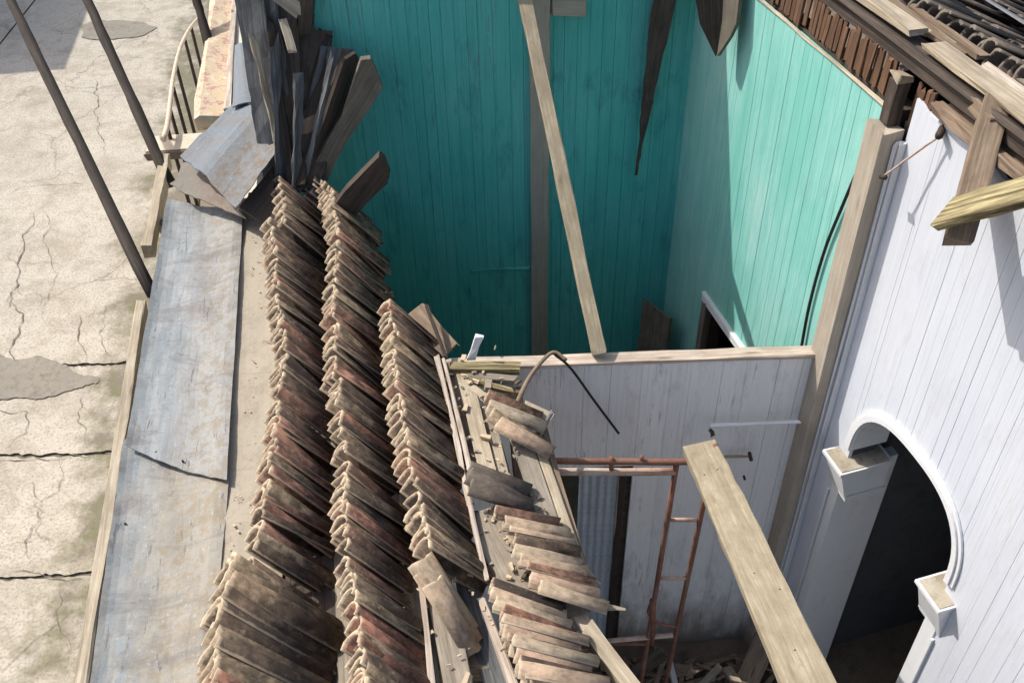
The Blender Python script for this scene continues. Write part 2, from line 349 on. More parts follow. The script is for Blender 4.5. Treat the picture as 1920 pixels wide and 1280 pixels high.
def sheet(name, corners, nu, nv, th, mat, parent=None, dz=None, ragged=0.0, seed=1):
    """a bent plate: bilinear patch over 4 corners (00,10,11,01), dz(u,v) lifts it along z; closed, with thickness"""
    c = [Vector(p) for p in corners]; rr = random.Random(seed); G = []
    for j in range(nv + 1):
        for i in range(nu + 1):
            u, v = i / nu, j / nv
            ru = u + (rr.uniform(-ragged, ragged) if i in (0, nu) else 0); rv = v + (rr.uniform(-ragged, ragged) if j in (0, nv) else 0)
            p = (c[0] * (1 - ru) + c[1] * ru) * (1 - rv) + (c[3] * (1 - ru) + c[2] * ru) * rv
            if dz: p = p + UP * dz(u, v)
            G.append(p)
    A = c[0].lerp(c[1], 0.5); B = c[3].lerp(c[2], 0.5); M = frame(A.lerp(B, 0.0), B); Mi = M.inverted()
    w = nu + 1; nn = len(G); V = [Mi @ p for p in G] + [Mi @ (p - UP * th) for p in G]; F = []
    for j in range(nv):
        for i in range(nu):
            a = j * w + i; F.append((a, a + 1, a + 1 + w, a + w)); F.append((nn + a, nn + a + w, nn + a + 1 + w, nn + a + 1))
    edge = [i for i in range(w)] + [j * w + nu for j in range(1, nv + 1)] + [nv * w + i for i in range(nu - 1, -1, -1)] + [j * w for j in range(nv - 1, 0, -1)]
    for k in range(len(edge)):
        a, b = edge[k], edge[(k + 1) % len(edge)]; F.append((b, a, nn + a, nn + b))
    return finish(name, mesh(name, V, F), mat, parent, M)
def plate(name, pts, th, mat, parent=None, rough=0.0):
    """a flat irregular plate from an outline of 3D points, with thickness"""
    P = [Vector(p) for p in pts]; n = Vector((0, 0, 0))
    for i in range(len(P)): n += (P[i] - P[0]).cross(P[(i + 1) % len(P)] - P[0])
    n.normalize(); n = -n if n.z < 0 else n
    M = frame(P[0], P[1], n); Mi = M.inverted(); Q = [Mi @ p for p in P]; m = len(Q)
    V = [(q.x, q.y, q.z) for q in Q] + [(q.x, q.y, q.z - th) for q in Q]
    F = [tuple(range(m)), tuple(range(2 * m - 1, m - 1, -1))] + [(i, (i + 1) % m, m + (i + 1) % m, m + i) for i in range(m)]
    return finish(name, mesh(name, V, F), mat, parent, M)

def on_plane(pts, a, b, c):
    n = (b - a).cross(c - a); o = Vector((0, 0, CAMH)); out = []
    for u, v in pts:
        d = ray(u, v); out.append(o + d * ((a - o).dot(n) / d.dot(n)))
    return out

# ================================================================== SETTING
def FX(y, off=0.0): return -1.46 - 0.136 * (y - 2.27) + off          # line of the house front
def ground_sheet(name, x0, x1, y0, y1, z, mat, n=1):
    return finish(name, mesh(name, [(x0, y0, z), (x1, y0, z), (x1, y1, z), (x0, y1, z)], [(0, 1, 2, 3)]), mat, None, None, 'structure')
ground_sheet('ground', -120, 120, -120, 160, -0.12, 'earth')
street = thing('street', 'x', 'x', (-5, 6, 0)); del street['label']; del street['category']; street['kind'] = 'structure'
SLABY = [-2.0, 1.2, 3.2, 5.03, 6.37, 7.62, 19.0, 29]
for r in range(len(SLABY) - 1):
    y0, y1 = SLABY[r], SLABY[r + 1]
    for (xa, xb) in ((-7.9, None), (-11.4, -7.93)):
        def fx(y): return FX(y, -0.1) if xb is None else xb
        nx, ny = 150 if xb is None else 8, 4; V = []; g0 = 0.016
        for j in range(ny + 1):
            for i in range(nx + 1):
                y = y0 + (y1 - y0) * j / ny; x = xa + (fx(y) - xa) * i / nx
                e = 0.0
                if j == 0: e = 0.006 + abs(noise.noise(Vector((x * 9.1, y0 * 3, 0.3)))) * 0.07 + 0.05 * noise.noise(Vector((x * 1.7, y0, 4.4)))
                if j == ny: e = -0.006 - abs(noise.noise(Vector((x * 11.3, y1 * 3, 7.7)))) * 0.05 + 0.05 * noise.noise(Vector((x * 1.7, y1, 4.4)))
                V.append((x, y + e, 0.004 * noise.noise(Vector((x, y, 2)))))
        w = nx + 1
        F = [(j * w + i, j * w + i + 1, j * w + i + 1 + w, j * w + i + w) for j in range(ny) for i in range(nx)]
        finish('concrete_slab', mesh('concrete_slab', V, F, True), 'street_concrete', street, None)
V = [(-11.4, -2, -0.022), (FX(-2, -0.1), -2, -0.022), (FX(29, -0.1), 29, -0.022), (-11.4, 29, -0.022)]
finish('joint_fill', mesh('joint_fill', V, [(0, 1, 2, 3)]), 'crack_dirt', street, None)
def crack(pts, w, mat='crack_dirt'):
    """a jagged open crack in the paving"""
    P = [Pz(u, v, 0.0) for u, v in pts]; Q = []
    for a, b in zip(P, P[1:]):
        k = max(2, int((b - a).length / 0.045)); Q += [a.lerp(b, i / k) for i in range(k)]
    Q.append(P[-1]); V = []; F = []; sd = R.uniform(0, 90)
    for i, p in enumerate(Q):
        d = (Q[min(i + 1, len(Q) - 1)] - Q[max(i - 1, 0)]); d.z = 0; d.normalize(); sv = Vector((-d.y, d.x, 0))
        t = i / (len(Q) - 1); ww = w * min(1, 0.15 + 3 * min(t, 1 - t)) * (0.25 + 1.1 * abs(noise.noise(Vector((i * 0.37, sd, 0)))) * 1.6)
        o = 0.13 * noise.noise(Vector((i * 0.11, sd, 5))) + 0.05 * noise.noise(Vector((i * 0.43, sd, 9)))
        V.append(p + sv * (o - ww / 2) + UP * 0.008); V.append(p + sv * (o + ww / 2) + UP * 0.008)
    for i in range(len(Q) - 1): F.append((2 * i, 2 * i + 1, 2 * i + 3, 2 * i + 2))
    finish('crack', mesh('crack', V, F), mat, street, None)
for pts, w in (([(60, 400), (40, 470), (28, 540), (10, 590)], 0.045), ([(28, 540), (35, 640), (40, 690)], 0.03), ([(150, 590), (155, 640), (160, 685)], 0.03),
               ([(0, 760), (55, 770), (60, 810), (10, 850)], 0.025), ([(180, 130), (175, 200), (190, 260), (195, 300)], 0.03), ([(0, 380), (40, 352), (150, 345), (190, 340)], 0.02),
               ([(0, 1265), (60, 1205), (130, 1140)], 0.022), ([(150, 730), (145, 790), (160, 840)], 0.022), ([(300, 60), (240, 80), (150, 90)], 0.022), ([(100, 160), (180, 170), (240, 150)], 0.02),
               ([(70, 900), (75, 980), (50, 1070)], 0.02), ([(110, 860), (100, 920), (60, 960)], 0.015), ([(-10, 862), (90, 858), (200, 845)], 0.03), ([(-10, 1090), (90, 1092), (170, 1086)], 0.03),
               ([(90, 370), (85, 450), (100, 520), (80, 600)], 0.02), ([(200, 560), (190, 640), (205, 700)], 0.018), ([(0, 480), (60, 500), (140, 490)], 0.015), ([(110, 1100), (100, 1180), (120, 1260)], 0.018)):
    crack(pts, w * 0.45)
def patch(pts, mat='asphalt', z=0.012):
    P = [Pz(u, v, z) for u, v in pts]; Q = []
    for i in range(len(P)):
        a, b = P[i], P[(i + 1) % len(P)]
        for k in range(16):
            q = a.lerp(b, k / 16); Q.append(q + Vector((0.09 * noise.noise(q * 3), 0.12 * noise.noise(q * 3 + UP * 5), 0)) + Vector((R.uniform(-.012, .012), R.uniform(-.012, .012), 0)))
    finish('asphalt_patch', mesh('asphalt_patch', Q, [tuple(range(len(Q)))]), mat, street, None)
patch([(-190, 700), (-160, 680), (-60, 668), (60, 668), (135, 680), (182, 705), (180, 725), (130, 738), (60, 742), (-60, 745), (-150, 735)])
patch([(148, 50), (190, 36), (250, 36), (292, 52), (270, 66), (210, 74), (160, 70)])
floor_o = ground_sheet('floor', -2.0, 6.0, -1.5, 6.5, 0.0, 'earth')

# ------------------------------------------------------------------ house front: wall, coping, window grille, eave
fac = thing('facade_wall', 'plastered street front wall with beige mortar coping between gutter and stacked tiles', 'wall', (FX(5), 5, 0))
def facM(y0): return frame(Vector((FX(y0), y0, 0)), Vector((FX(y0 + 1), y0 + 1, 0)))
FM = facM(0.5); FL = 12.0
for (a, b, z0, z1) in ((0, 7.2, 0, 2.86), (7.2, 9.2, 0, 0.9), (7.2, 9.2, 2.45, 2.86), (9.2, FL, 0, 2.86)):
    box('masonry', (a, -0.15, z0), (b, 0.15, z1), 'plaster', fac, FM)
# coping of mortar between gutter and tiles, in uneven lengths
CL = [(458, 372), (447, 540), (438, 700), (428, 880), (420, 980), (410, 1080), (392, 1230), (384, 1350)]
for (u0, v0), (u1, v1) in zip(CL, CL[1:]):
    a, b = Pz(u0 - 14, v0, 3.03), Pz(u1 - 14, v1, 3.03); w_ = Vector((0.33, 0, 0))
    d_ = (a - b).normalized() * 0.0004
    sheet('coping', [b + d_, b + d_ + w_, a - d_ + w_, a - d_], 6, 6, 0.16, 'mortar', fac, lambda u, v: 0.01 * noise.noise(Vector((u * 3, v0 * .01 + (1 - v) * (v1 - v0) * .01, 0.3))) - 0.02 * (u > .9), 0.0, u0)
# window grille: pale bowed top rail, dark upright bars, sill
gr = [(306, 262), (314, 235), (319, 195), (326, 140), (340, 85), (362, 45), (385, 25)]
gz = 2.05
rail = [Pz(u, v, gz) for u, v in gr]
WG = tube('window_grille', curve(rail, 20), 0.027, 'grille_pale', fac, 6, r1=0.018)
for (u, v), (u2, v2) in zip([(346, 72), (331, 125), (325, 165), (319, 205), (314, 240), (358, 50), (372, 34)], [(386, 190)] * 7):
    p = Pz(u, v, gz); tube('grille_bar', [p, p + Vector((0.02, -0.02, -1.15))], 0.02, 'nail_dark', WG, 6)
tube('grille_rail', curve([p + Vector((0.02, -0.02, -1.15)) for p in rail], 16), 0.03, 'grille_dark', WG, 6)
a = Pz(306, 262, 1.9); board('window_sill', a + Vector((-0.1, -0.12, 0)), a + Vector((0.75, -0.05, 0)), 0.28, 0.06, 'grille_pale', fac)
board('window_sill', a + Vector((-0.1, -0.27, -0.02)), a + Vector((0.72, -0.2, -0.02)), 0.05, 0.08, 'grille_dark', fac)

gut = thing('metal_gutter', 'long weathered blue-grey sheet metal gutter along the street eave', 'gutter', (FX(4, -0.4), 4, 2.95))
GZ = 3.05
def gz_prof(u, v): return 0.010 * (1 - min(1, u / 0.12)) ** 2 - 0.035 * math.sin(math.pi * min(1, u * 1.1)) + 0.014 * noise.noise(Vector((u * 3.2, v * 7, 1.3))) + 0.005 * noise.noise(Vector((u * 9, v * 22, 4.3)))
sheet('gutter_sheet', [Pz(160, 1345, GZ - .012), Pz(388, 1345, GZ - .012), Pz(430, 890, GZ - .012), Pz(232, 822, GZ - .012)], 18, 44, 0.006, 'sheet_brown', gut, gz_prof, 0.0015, 3)
sheet('gutter_sheet', [Pz(236, 836, GZ + .02), Pz(425, 900, GZ + .02), Pz(456, 385, GZ + .01), Pz(314, 372, GZ + .01)], 18, 48, 0.006, 'sheet_blue', gut, gz_prof, 0.0015, 5)
for (u, v) in [(432, 870), (437, 800), (440, 720), (444, 640), (447, 560), (450, 480), (452, 410), (300, 846), (350, 862), (400, 880), (250, 800), (262, 720), (276, 640), (412, 960), (408, 1030), (400, 1120), (392, 1210), (225, 900), (205, 1030), (190, 1150), (240, 975)]:
    q = Pz(u - 8, v, GZ + 0.0); tube('nail_head', [q - UP * 0.04, q - UP * (0.002 if v < 880 else 0.022)], 0.006, 'nail_dark', gut, 6)
def edge_board(pa, pb, z, w, t, mat):
    board('eave_board', Pz(*pa, z), Pz(*pb, z), w, t, mat, gut, segs=8, jit=0.006)
edge_board((150, 1340), (268, 575), 2.99, 0.055, 0.10, 'wood_pale')
edge_board((278, 470), (312, 300), 2.96, 0.07, 0.10, 'wood_pale')
board('bracket', Pz(300, 425, 2.9), Pz(380, 425, 2.9), 0.07, 0.08, 'wood_grey', gut)
board('bracket', Pz(215, 900, 2.9), Pz(330, 900, 2.9), 0.07, 0.08, 'wood_grey', gut)
board('bracket', Pz(180, 1180, 2.9), Pz(330, 1180, 2.9), 0.07, 0.08, 'wood_grey', gut)

# cornice of the next stretch of front, paint peeling
co = thing('eave_cornice', 'pale eave cornice with peeling red and yellow paint beside window grille', 'cornice', Pz(400, 140, 3.1))
A, B = Pz(396, 222, 3.12), Pz(428, -60, 3.12)
V, F = prism([(-0.13, -0.10), (0.13, -0.10), (0.13, 0.02), (0.08, 0.04), (-0.10, 0.0), (-0.13, -0.03)], (B - A).length, 10, 0.012, 0.04)
finish('cornice_band', mesh('cornice_band', V, F), 'peeling_paint', co, frame(A, B))
A, B = Pz(428, 212, 3.16), Pz(446, -60, 3.16)
board('cornice_edge', A, B, 0.045, 0.10, 'batten_white', co, jit=0.006)
board('cornice_top', Pz(456, 150, 3.12), Pz(464, -60, 3.12), 0.14, 0.10, 'plaster', co, jit=0.006)

# ------------------------------------------------------------------ teal rear wall
def board_wall(parent, org, along, out, a0, a1, w, mat, ztop, zbot, th=0.024, gap=0.0010, name='board', fz=None, ch=0.0018):
    """upright boards side by side; ztop/zbot(s) give the cut, slanted or arched"""
    s = a0
    while s < a1 - 0.02:
        ww = min(w * R.uniform(0.75, 1.25), a1 - s)
        if a1 - (s + ww) < 0.03: ww = a1 - s
        m = s + ww / 2
        for (zb, zt) in (fz(m) if fz else [(zbot, ztop)]):
            b0 = (lambda y, m=m, f=zb: (f(m + y) if callable(f) else f)); t0 = (lambda y, m=m, f=zt: (f(m + y) if callable(f) else f))
            prof = rect(ww - gap * R.choice((0.6, 0.8, 1, 1, 2.2)), th, ch * R.choice((0.5, 0.7, 1, 1.6)))
            prof = [(-y, z) for y, z in prof][::-1]
            V, F = prism(prof, 1.0, 1, e0=b0, e1=t0)
            o = org + along * m + out * (th / 2 + R.uniform(0.0, 0.0025))
            # local x = up, local z = out
            x = UP; z = out; y = z.cross(x)
            sg = 1 if y.dot(along) > 0 else -1
            if sg < 0: V, F = prism([(-p, q) for p, q in prof][::-1], 1.0, 1, e0=lambda y: b0(-y), e1=lambda y: t0(-y))
            M = Matrix(((x.x, y.x, z.x, o.x), (x.y, y.y, z.y, o.y), (x.z, y.z, z.z, 0), (0, 0, 0, 1)))
            finish(name, mesh(name, V, F), mat, parent, M)
        s += ww
X = Vector((1, 0, 0)); YN = Vector((0, -1, 0))
tw = thing('teal_rear_wall', 'tall teal painted board wall in shade at back of roofless room', 'wall', (0, 6.43, 0))
box('wall_core', (-1.66, 6.435, 0), (1.5, 6.52, 4.7), 'wood_dark', tw)
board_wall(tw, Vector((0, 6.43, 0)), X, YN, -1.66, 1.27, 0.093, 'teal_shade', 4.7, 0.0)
board('wall_post', (0.235, 6.39, 0.0), (0.235, 6.39, 4.7), 0.135, 0.05, 'wood_post', tw, YN, segs=8)
board('wall_rail', (0.31, 6.385, 4.20), (0.53, 6.385, 4.19), 0.11, 0.05, 'wood_post', tw, YN)
board('wall_strip', (-0.30, 6.40, 2.02), (0.16, 6.40, 2.04), 0.03, 0.014, 'teal_shade', tw, YN)

# ------------------------------------------------------------------ long inner wall, teal half (sunlit)
tl = thing('teal_side_wall', 'sunlit mint teal board wall below a fringe of brown laths', 'wall', wp(-1.2, 0))
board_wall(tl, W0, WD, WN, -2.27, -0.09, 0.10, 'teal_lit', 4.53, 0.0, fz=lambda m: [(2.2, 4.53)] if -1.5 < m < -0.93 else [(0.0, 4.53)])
def wbox(name, s0, s1, p0, p1, z0, z1, mat, parent):
    # frame: x along wall, y = -out? keep simple with WD,WN
    o = wp((s0 + s1) / 2, (z0 + z1) / 2, (p0 + p1) / 2); a, b, c = abs(s1 - s0) / 2, abs(p1 - p0) / 2, abs(z1 - z0) / 2
    y = UP.cross(WD); M = Matrix(((WD.x, y.x, 0, o.x), (WD.y, y.y, 0, o.y), (WD.z, y.z, 1, o.z), (0, 0, 0, 1)))
    V, F = prism(rect(2 * b, 2 * c, 0.0), 2 * a); V = [(q[0] - a, q[1], q[2]) for q in V]
    return finish(name, mesh(name, V, F), mat, parent, M)
wbox('wall_core', -2.3, -1.5, -0.10, -0.005, 0, 4.55, 'wood_dark', tl)
wbox('wall_core', -0.93, -0.02, -0.10, -0.005, 0, 4.55, 'wood_dark', tl)
wbox('wall_core', -1.5, -0.93, -0.10, -0.005, 2.2, 4.55, 'wood_dark', tl)
board('door_jamb', wp(-1.52, 0, 0.03), wp(-1.52, 2.2, 0.03), 0.07, 0.05, 'wood_olive', tl, WN)
board('door_jamb', wp(-0.91, 0, 0.03), wp(-0.91, 2.2, 0.03), 0.06, 0.05, 'white_trim', tl, WN)
board('door_head', wp(-1.56, 2.22, 0.032), wp(-0.87, 2.22, 0.032), 0.06, 0.05, 'white_trim', tl, WN)
board('trim_strip', wp(-2.25, 4.536, 0.03), wp(-0.1, 4.536, 0.03), 0.012, 0.012, 'wood_pale', tl, WN)
# fringe of brown laths on top of the teal boards
s = -2.2
while s < -0.1:
    h = R.uniform(0.15, 0.215); dd = R.uniform(-0.012, 0.012)
    if R.random() < 0.93:
        board('lath', wp(s, 4.56, 0.005 + dd), wp(s + R.uniform(-.008, .008), 4.56 + h, -0.005 + dd), 0.030, 0.014, 'lath', tl, WN, segs=2, jit=0.003, rag=0.012, c=0)
    s += 0.036

# ------------------------------------------------------------------ long inner wall, white half with arched doorway
ww_ = thing('white_side_wall', 'bright white board wall with an arched doorway, right of the tall post', 'wall', wp(1.5, 0))
SL, SR, ZS, ZC = 0.34, 1.30, 2.55, 3.02
def arch(s):
    x = (s - (SL + SR) / 2) / ((SR - SL) / 2)
    return ZS + (ZC - ZS) * max(0.0, 1 - abs(x) ** 2.6) ** (1 / 2.6) if abs(x) < 1 else None
def wz(m):
    if SL < m < SR: return [(lambda q: arch(min(max(q, SL + .001), SR - .001)), TOPW)]
    return [(0.0, TOPW)]
TOPW = lambda q: 4.66 + 0.05 * noise.noise(Vector((q * 6, 0, 3)))
board_wall(ww_, W0, WD, WN, 0.09, SL, 0.10, 'white_boards', TOPW, 0.0, ch=0.0012, gap=0.0006)
board_wall(ww_, W0, WD, WN, SL, SR, 0.08, 'white_boards', 4.5, 0.0, fz=wz, ch=0.0010, gap=0.0005)
board_wall(ww_, W0, WD, WN, SR, 5.0, 0.10, 'white_boards', TOPW, 0.0, ch=0.0010, gap=0.0005)
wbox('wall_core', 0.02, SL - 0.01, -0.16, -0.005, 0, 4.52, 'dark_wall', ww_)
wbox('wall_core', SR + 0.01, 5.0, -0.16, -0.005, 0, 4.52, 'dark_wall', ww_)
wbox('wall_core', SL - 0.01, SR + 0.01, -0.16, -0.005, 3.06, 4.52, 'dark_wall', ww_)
# arch lining and moulding
NA = 28; prof = []
AP = []
for i in range(NA + 1):
    t = math.pi * (1 - i / NA); cx = math.cos(t); sx = math.sin(t)
    x = math.copysign(abs(cx) ** (2 / 2.6), cx); z = abs(sx) ** (2 / 2.6)
    AP.append(((SL + SR) / 2 + (SR - SL) / 2 * x, ZS + (ZC - ZS) * z))
def arch_band(name, out0, out1, grow0, grow1, mat):
    V = []; F = []
    for (s, z) in AP:
        c = Vector((s - (SL + SR) / 2, z - ZS)); L = c.length or 1
        n = Vector((c.x / (SR - SL) * 2 / 0.5, c.y / (ZC - ZS) / 0.5)).normalized()
        for (p, g) in ((out0, grow0), (out1, grow0), (out1, grow1), (out0, grow1)):
            V.append(wp(s + n.x * g, z + n.y * g, p))
    for i in range(len(AP) - 1):
        for j in range(4):
            a = 4 * i + j; b = 4 * i + (j + 1) % 4; F.append((a, b, b + 4, a + 4))
    F.append((0, 1, 2, 3)); F.append((4 * NA + 3, 4 * NA + 2, 4 * NA + 1, 4 * NA))
    o = wp(0.8, 2.5); V = [v - o for v in V]
    return finish(name, mesh(name, V, F, False), mat, ww_, Matrix.Translation(o))
arch_band('arch_lining', -0.20, 0.028, -0.018, 0.012, 'white_trim')
arch_band('arch_moulding', 0.028, 0.052, -0.012, 0.022, 'white_trim')
arch_band('arch_moulding', 0.028, 0.040, 0.024, 0.046, 'white_trim')
# jambs and capitals
for (s0, s1, sgn) in ((SL - 0.05, SL + 0.02, 1), (SR - 0.03, SR + 0.06, -1)):
    wbox('jamb', s0, s1, -0.32, 0.035, 0, 2.40, 'white_trim', ww_)
for (sc_, sg) in ((SL, 1), (SR, -1)):
    a, b = sc_ - 0.105, sc_ + 0.105
    # corbel against the wall face, tapering to nothing
    prof = [(0.028, 2.44), (0.115, 2.44), (0.105, 2.41), (0.028, 2.16)]
    V = [wp(q, z, p) - wp(sc_, 2.3) for q in (a + 0.012, b - 0.012) for p, z in prof]
    F = [(0, 1, 2, 3), (7, 6, 5, 4)] + [(k_, k_ + 4, (k_ + 1) % 4 + 4, (k_ + 1) % 4) for k_ in range(4)]
    CB = finish('corbel', mesh('corbel', V, F), 'white_trim', ww_, Matrix.Translation(wp(sc_, 2.3)))
    e0_, e1_ = (sc_ - 0.045, sc_ + 0.085) if sg > 0 else (sc_ - 0.085, sc_ + 0.045)
    wbox('capital', e0_, e1_, -0.22, 0.027, 2.22, 2.435, 'white_trim', ww_)
    wbox('capital_neck', e0_ - 0.012, e1_ + 0.012, -0.23, 0.04, 2.19, 2.218, 'white_trim', CB)
    wbox('capital_plate', a, b, -0.22, 0.13, 2.442, 2.462, 'white_trim', CB)
    wbox('capital_dirt', a + 0.014, b - 0.014, -0.2, 0.116, 2.4625, 2.467, 'brown_ledge', CB)
    wbox('jamb_bead', sc_ - sg * 0.075, sc_ - sg * 0.062, 0.027, 0.045, 0, 2.11, 'white_trim', ww_)
board('top_rail', wp(0.25, 4.70, -0.06), wp(5.0, 4.70, -0.06), 0.08, 0.05, 'wood_brown', ww_, segs=12, jit=0.01)
# the tall post between the halves
po = thing('corner_post', 'tall squared brown timber post between teal and white walls', 'post', wp(0, 0, 0.06))
board('post_shaft', wp(0.0, 0.0, 0.085), wp(0.0, 4.50, 0.085), 0.145, 0.12, 'wood_post', po, WN, segs=14, jit=0.003)
board('post_stub', wp(-0.025, 4.505, 0.05), wp(-0.025, 4.735, 0.05), 0.075, 0.07, 'wood_dark', po, WN)
board('post_cap', wp(-0.025, 4.737, 0.05), wp(-0.025, 4.752, 0.05), 0.09, 0.08, 'wood_pale', po, WN, segs=2)
board('edge_trim', wp(0.082, 0.0, 0.05), wp(0.082, 4.45, 0.05), 0.016, 0.05, 'white_trim', po, WN)
board('edge_trim', wp(0.104, 0.0, 0.045), wp(0.104, 4.45, 0.045), 0.014, 0.035, 'white_trim', po, WN)
for i in range(5):
    board('lath', wp(0.06 + i * .035, 4.52 , 0.0 + .012 * (i % 2)), wp(0.065 + i * .035, 4.72 + R.uniform(-.05, .03), 0.0), 0.028, 0.014, 'lath', po, WN, segs=2, c=0)

# ------------------------------------------------------------------ dark room behind the long wall
rm = thing('rear_room', 'dark room seen through the arched doorway of the white wall', 'room', wp(1, 0, -1.5))
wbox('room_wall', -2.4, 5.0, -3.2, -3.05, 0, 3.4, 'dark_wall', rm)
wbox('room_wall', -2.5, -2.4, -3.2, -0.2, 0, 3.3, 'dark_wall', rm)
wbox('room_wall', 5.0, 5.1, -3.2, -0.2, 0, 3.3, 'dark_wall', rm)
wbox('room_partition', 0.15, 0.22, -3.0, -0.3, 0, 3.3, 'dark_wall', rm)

# ------------------------------------------------------------------ grey partition with corrugated panel
pw = thing('grey_partition', 'low grey painted board partition crossing in front of the teal room', 'wall', (0.7, 4.28, 0))
PA = Vector((-1.55, 4.255, 0)); PB = Vector((1.84, 4.315, 0)); PX = (PB - PA).normalized(); PO = Vector((PX.y, -PX.x, 0))
def pz(m):
    x = m - 1.55
    if 0.20 < x < 0.68: return [(2.08, 2.97)]
    return [(0.0, 2.97)]
board_wall(pw, PA, PX, PO, 0, (PB - PA).length, 0.15, 'grey_boards', 2.97, 0.0, fz=pz)
def pbox(name, x0, x1, p0, p1, z0, z1, mat):
    y = UP.cross(PX); o = PA; M = Matrix(((PX.x, y.x, 0, o.x), (PX.y, y.y, 0, o.y), (0, 0, 1, 0), (0, 0, 0, 1)))
    return box(name, (x0 + 1.55, p0, z0), (x1 + 1.55, p1, z1), mat, pw, M)
pbox('wall_core', -1.55, 0.2, 0.003, 0.055, 0, 2.96, 'wood_dark'); pbox('wall_core', 0.68, 1.83, 0.003, 0.055, 0, 2.96, 'wood_dark')
pbox('wall_core', 0.2, 0.68, 0.003, 0.055, 2.08, 2.96, 'wood_dark')
board('top_rail', PA + UP * 2.995 + PX * 0.2, PB + UP * 2.995 - PX * 0.03, 0.085, 0.026, 'batten_white', pw, segs=14, jit=0.005)
# corrugated blue-grey panel standing in the opening
cp = []
nC = 30; x0, x1 = 0.41, 0.66
V = []; F = []
for i in range(nC + 1):
    x = x0 + (x1 - x0) * i / nC; d = 0.008 * math.sin(i / nC * 2 * math.pi * 5)
    for z in (0.02, 2.03):
        V.append((x, 4.245 + d, z)); V.append((x, 4.249 + d, z))
for i in range(nC):
    a = 4 * i; b = a + 4
    F += [(a, b, b + 2, a + 2), (a + 1, a + 3, b + 3, b + 1), (a, a + 1, b + 1, b), (a + 2, b + 2, b + 3, a + 3)]
F += [(0, 2, 3, 1), (4 * nC, 4 * nC + 1, 4 * nC + 3, 4 * nC + 2)]
finish('corrugated_panel', mesh('corrugated_panel', [Vector(v) - Vector((0.4, 4.245, 0)) for v in V], F), 'blue_grey_panel', pw, Matrix.Translation((0.4, 4.245, 0)))
board('door_stile', (0.685, 4.225, 0.0), (0.685, 4.225, 2.08), 0.04, 0.03, 'nail_dark', pw, YN)
board('wall_bracket', (1.20, 4.21, 2.50), (1.72, 4.20, 2.53), 0.016, 0.02, 'white_trim', pw, YN); board('wall_bracket', (1.195, 4.20, 2.47), (1.195, 4.14, 2.49), 0.022, 0.022, 'nail_dark', pw)
board('wall_bracket', (1.30, 4.222, 2.20), (1.475, 4.222, 2.20), 0.012, 0.012, 'wood_grey', pw, YN)
tube('nail', [(1.475, 4.25, 2.20), (1.475, 4.19, 2.2)], 0.013, 'nail_dark', pw, 6); tube('nail', [(1.47, 4.25, 1.98), (1.47, 4.22, 1.98)], 0.009, 'nail_dark', pw, 6)

# ================================================================== TILED ROOF REMAINS
def tile_mesh(seed, L=0.40, hw=0.078, rise=0.086, th=0.014, segs=8):
    rr = random.Random(seed); V = []; F = []
    nx = 2
    for i in range(nx + 1):
        t = i / nx; k = 1.0 - 0.14 * t
        for lay in (0, 1):
            for j in range(segs + 1):
                a = math.pi * j / segs; h = hw - th * lay; q = rise - th * lay
                x = L * t + ((0.012 * noise.noise(Vector((j * 0.5, seed * 3.1, i))) + rr.uniform(-0.0015, 0.0015)) if i in (0, nx) else 0)
                V.append((x, -math.cos(a) * h * k, math.sin(a) * q * k + rr.uniform(-.0015, .0015)))
    w = segs + 1
    for i in range(nx):
        o = i * 2 * w; p = o + 2 * w
        for j in range(segs):
            F.append((o + j, o + j + 1, p + j + 1, p + j)); F.append((o + w + j, p + w + j, p + w + j + 1, o + w + j + 1))
        F.append((o, p, p + w, o + w)); F.append((o + segs, o + w + segs, p + w + segs, p + segs))
    for j in range(segs):
        F.append((j, w + j, w + j + 1, j + 1)); o = nx * 2 * w; F.append((o + j, o + j + 1, o + w + j + 1, o + w + j))
    me = mesh('tile', V, F)
    for p in me.polygons:
        if abs(p.normal.x) < 0.6: p.use_smooth = True
    return me
def tile_set(mat, n=6, base=0, **kw):
    out = []
    for i in range(n):
        m = tile_mesh(base + i, **kw); m.materials.append(MATS[mat]); out.append(m)
    return out
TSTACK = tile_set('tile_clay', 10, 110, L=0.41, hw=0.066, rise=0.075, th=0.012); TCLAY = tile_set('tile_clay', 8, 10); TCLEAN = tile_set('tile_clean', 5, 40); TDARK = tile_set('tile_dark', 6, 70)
FAR = Vector((0, 1, 0))
def tile(parent, P, ax, tilt, meshes, roll=0.0, sc=1.0, lean=FAR):
    ax = ax.normalized(); u = (UP - ax * UP.dot(ax)).normalized(); f = (lean - ax * lean.dot(ax)); f = (f - u * f.dot(u)).normalized()
    z = (u * math.cos(tilt) + f * math.sin(tilt)).normalized(); y = z.cross(ax)
    M = Matrix(((ax.x * sc, y.x * sc, z.x * sc, P.x), (ax.y * sc, y.y * sc, z.y * sc, P.y), (ax.z * sc, y.z * sc, z.z * sc, P.z), (0, 0, 0, 1)))
    return finish('tile', R.choice(meshes), None, parent, M)
rf = thing('roof_deck', 'bare grey board roof deck with clay tiles spilling off its broken edge', 'roof', (-0.9, 3.6, 2.9))
